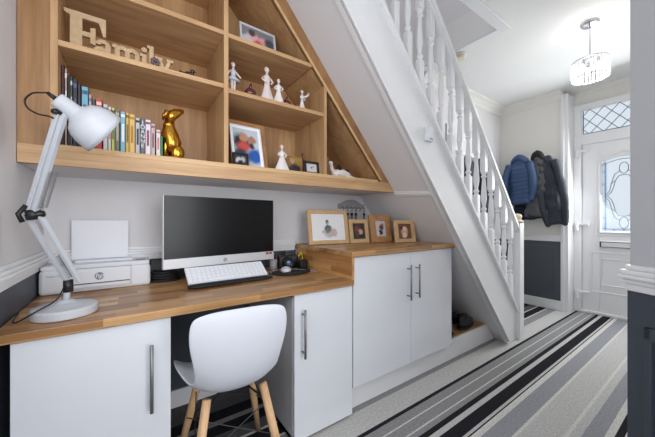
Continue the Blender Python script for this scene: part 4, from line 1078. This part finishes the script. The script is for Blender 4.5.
coat('dark_coat', 'navy coat hanging low behind the blue puffer jacket', 1.52, 1.72, 1.10, .30, .34, .07, M['coatn'], seed=12, sleeves=False)
coat('dark_coat', 'navy coat on the side wall, seen through the balusters nearest the corner', 3.60, 1.86, 1.12, .26, .30, .13, M['coatn'], x=YB - .004, axis='side', seed=21, sleeves=True, sl=.7)
coat('dark_coat', 'dark coat on the side wall, seen through the upper balusters', 3.28, 1.86, 1.25, .20, .24, .12, M['coatb'], x=YB - .004, axis='side', seed=25, sleeves=False)
tag(MB().box(3.15, 3.75, YB - .02, YB - .001, 1.86, 1.91).build('coat_rail', M['gloss'], bevel=.004, origin=(3.45, YB - .01, 1.88)), 'white coat rail on the side wall beyond the stairs', 'coat rail')
tag(MB().box(4.225, 4.249, 1.15 + .09, 1.70, 1.84, 1.90).build('coat_rail', M['gloss'], bevel=.004, origin=(4.24, 1.45, 1.87)), 'white coat rail on the wall beside the front door', 'coat rail')

# stair wall pictures
def wallpic(label, x0, x1, z0, z1, pm):
    t = thing('wall_picture', label, 'picture', ((x0 + x1) / 2, YB, z0))
    b = MB(); w_ = .015
    b.box(x0, x1, YB - .02, YB - .001, z0, z0 + w_); b.box(x0, x1, YB - .02, YB - .001, z1 - w_, z1); b.box(x0, x0 + w_, YB - .02, YB - .001, z0, z1); b.box(x1 - w_, x1, YB - .02, YB - .001, z0, z1)
    b.build('frame', M['black'], t)
    MB().box(x0 + w_, x1 - w_, YB - .010, YB - .006, z0 + w_, z1 - w_).build('mount', M['paper'], t)
    c, d = (x0 + x1) / 2, (z0 + z1) / 2
    MB().box(c - (x1 - x0) * .28, c + (x1 - x0) * .28, YB - .012, YB - .009, d - (z1 - z0) * .30, d + (z1 - z0) * .30).build('print', pm, t)
gp = mat('grey_print', (92, 92, 96), .4)
wallpic('upper dark framed picture on the stair wall', 2.27, 2.47, 2.36, 2.61, gp)
wallpic('lower dark framed picture on the stair wall, behind the middle balusters', 2.76, 2.93, 1.93, 2.18, gp)
# picture seen edge-on past the near wall
t = thing('picture_frame', 'dark frame edge showing past the far side of the near right wall', 'picture frame', (1.355, .20, 1.585))
MB().prism([(1.350, .186), (1.47, .124), (1.473, .130), (1.353, .193)], 1.585, 1.675, 'Z').build('frame', mat('dark_blue_grey', (70, 84, 98), .5), t)

# ------------------------------------------------------------------ smoke alarm, chandelier
t = thing('smoke_alarm', 'round cream smoke alarm on the hall ceiling by the stairwell', 'smoke alarm', (2.50, 1.44, CH))
MB().lathe([(.055, 0), (.055, -.012), (.045, -.016)], 28, (2.50, 1.44, CH - .0125)).build('base', M['plastic'], t, smooth=False)
MB().lathe([(.045, -.016), (.047, -.034), (.036, -.044), (0, -.046)], 28, (2.50, 1.44, CH - .0125)).build('cover', M['cream'], t, smooth=False)
cx, cy_, = 2.945, .64
chd = thing('chandelier', 'drum chandelier of clear crystal rods hanging in the hall', 'ceiling light', (cx, cy_, CH))
MB().lathe([(.058, 0), (.058, -.012), (.05, -.022), (.01, -.026)], 28, (cx, cy_, CH - .0005)).build('ceiling_rose', M['chrome'], chd, smooth=False)
MB().tube([(cx, cy_, CH - .02), (cx, cy_, 2.36)], .004, 8).build('stem', M['chrome'], chd)
for z in (2.33, 2.20):
    MB().tube([(cx + .108 * math.cos(a), cy_ + .108 * math.sin(a), z) for a in [2 * PI * k / 36 for k in range(37)]], .005, 8).build('ring', M['chrome'], chd, smooth=True)
b = MB()
for k in range(3):
    a = 2 * PI * k / 3; b.tube([(cx, cy_, 2.36), (cx + .108 * math.cos(a), cy_ + .108 * math.sin(a), 2.33)], .003, 6)
b.build('spokes', M['chrome'], chd, smooth=True)
rod0 = None
for k in range(30):
    a = 2 * PI * k / 30
    if rod0 is None:
        rod0 = MB().tube([(0, 0, .065), (0, 0, -.07)], .006, 6).build('crystal_rod', glassy('crystal', (245, 246, 250), .38, (252, 252, 254), .05), chd, local=True); o = rod0
    else: o = rod0.copy(); C.objects.link(o)
    o.location = (.108 * math.cos(a), .108 * math.sin(a), 2.262 - CH)
for k in range(3):
    a = 2 * PI * k / 3 + .4
    bb = MB().tube([(cx + .05 * math.cos(a), cy_ + .05 * math.sin(a), 2.34), (cx + .05 * math.cos(a), cy_ + .05 * math.sin(a), 2.30)], .010, 10).build('bulb_holder', M['chrome'], chd)
    MB().ball((cx + .05 * math.cos(a), cy_ + .05 * math.sin(a), 2.275), (.014, .014, .025), 12).build('bulb', M['bulb'], bb, smooth=True)
pl = bpy.data.lights.new('chandelier_light', 'POINT'); pl.energy = 4; pl.color = (1, .97, .92); pl.shadow_soft_size = .06
po = bpy.data.objects.new('chandelier_light', pl); C.objects.link(po); po.location = (cx, cy_, 2.20)
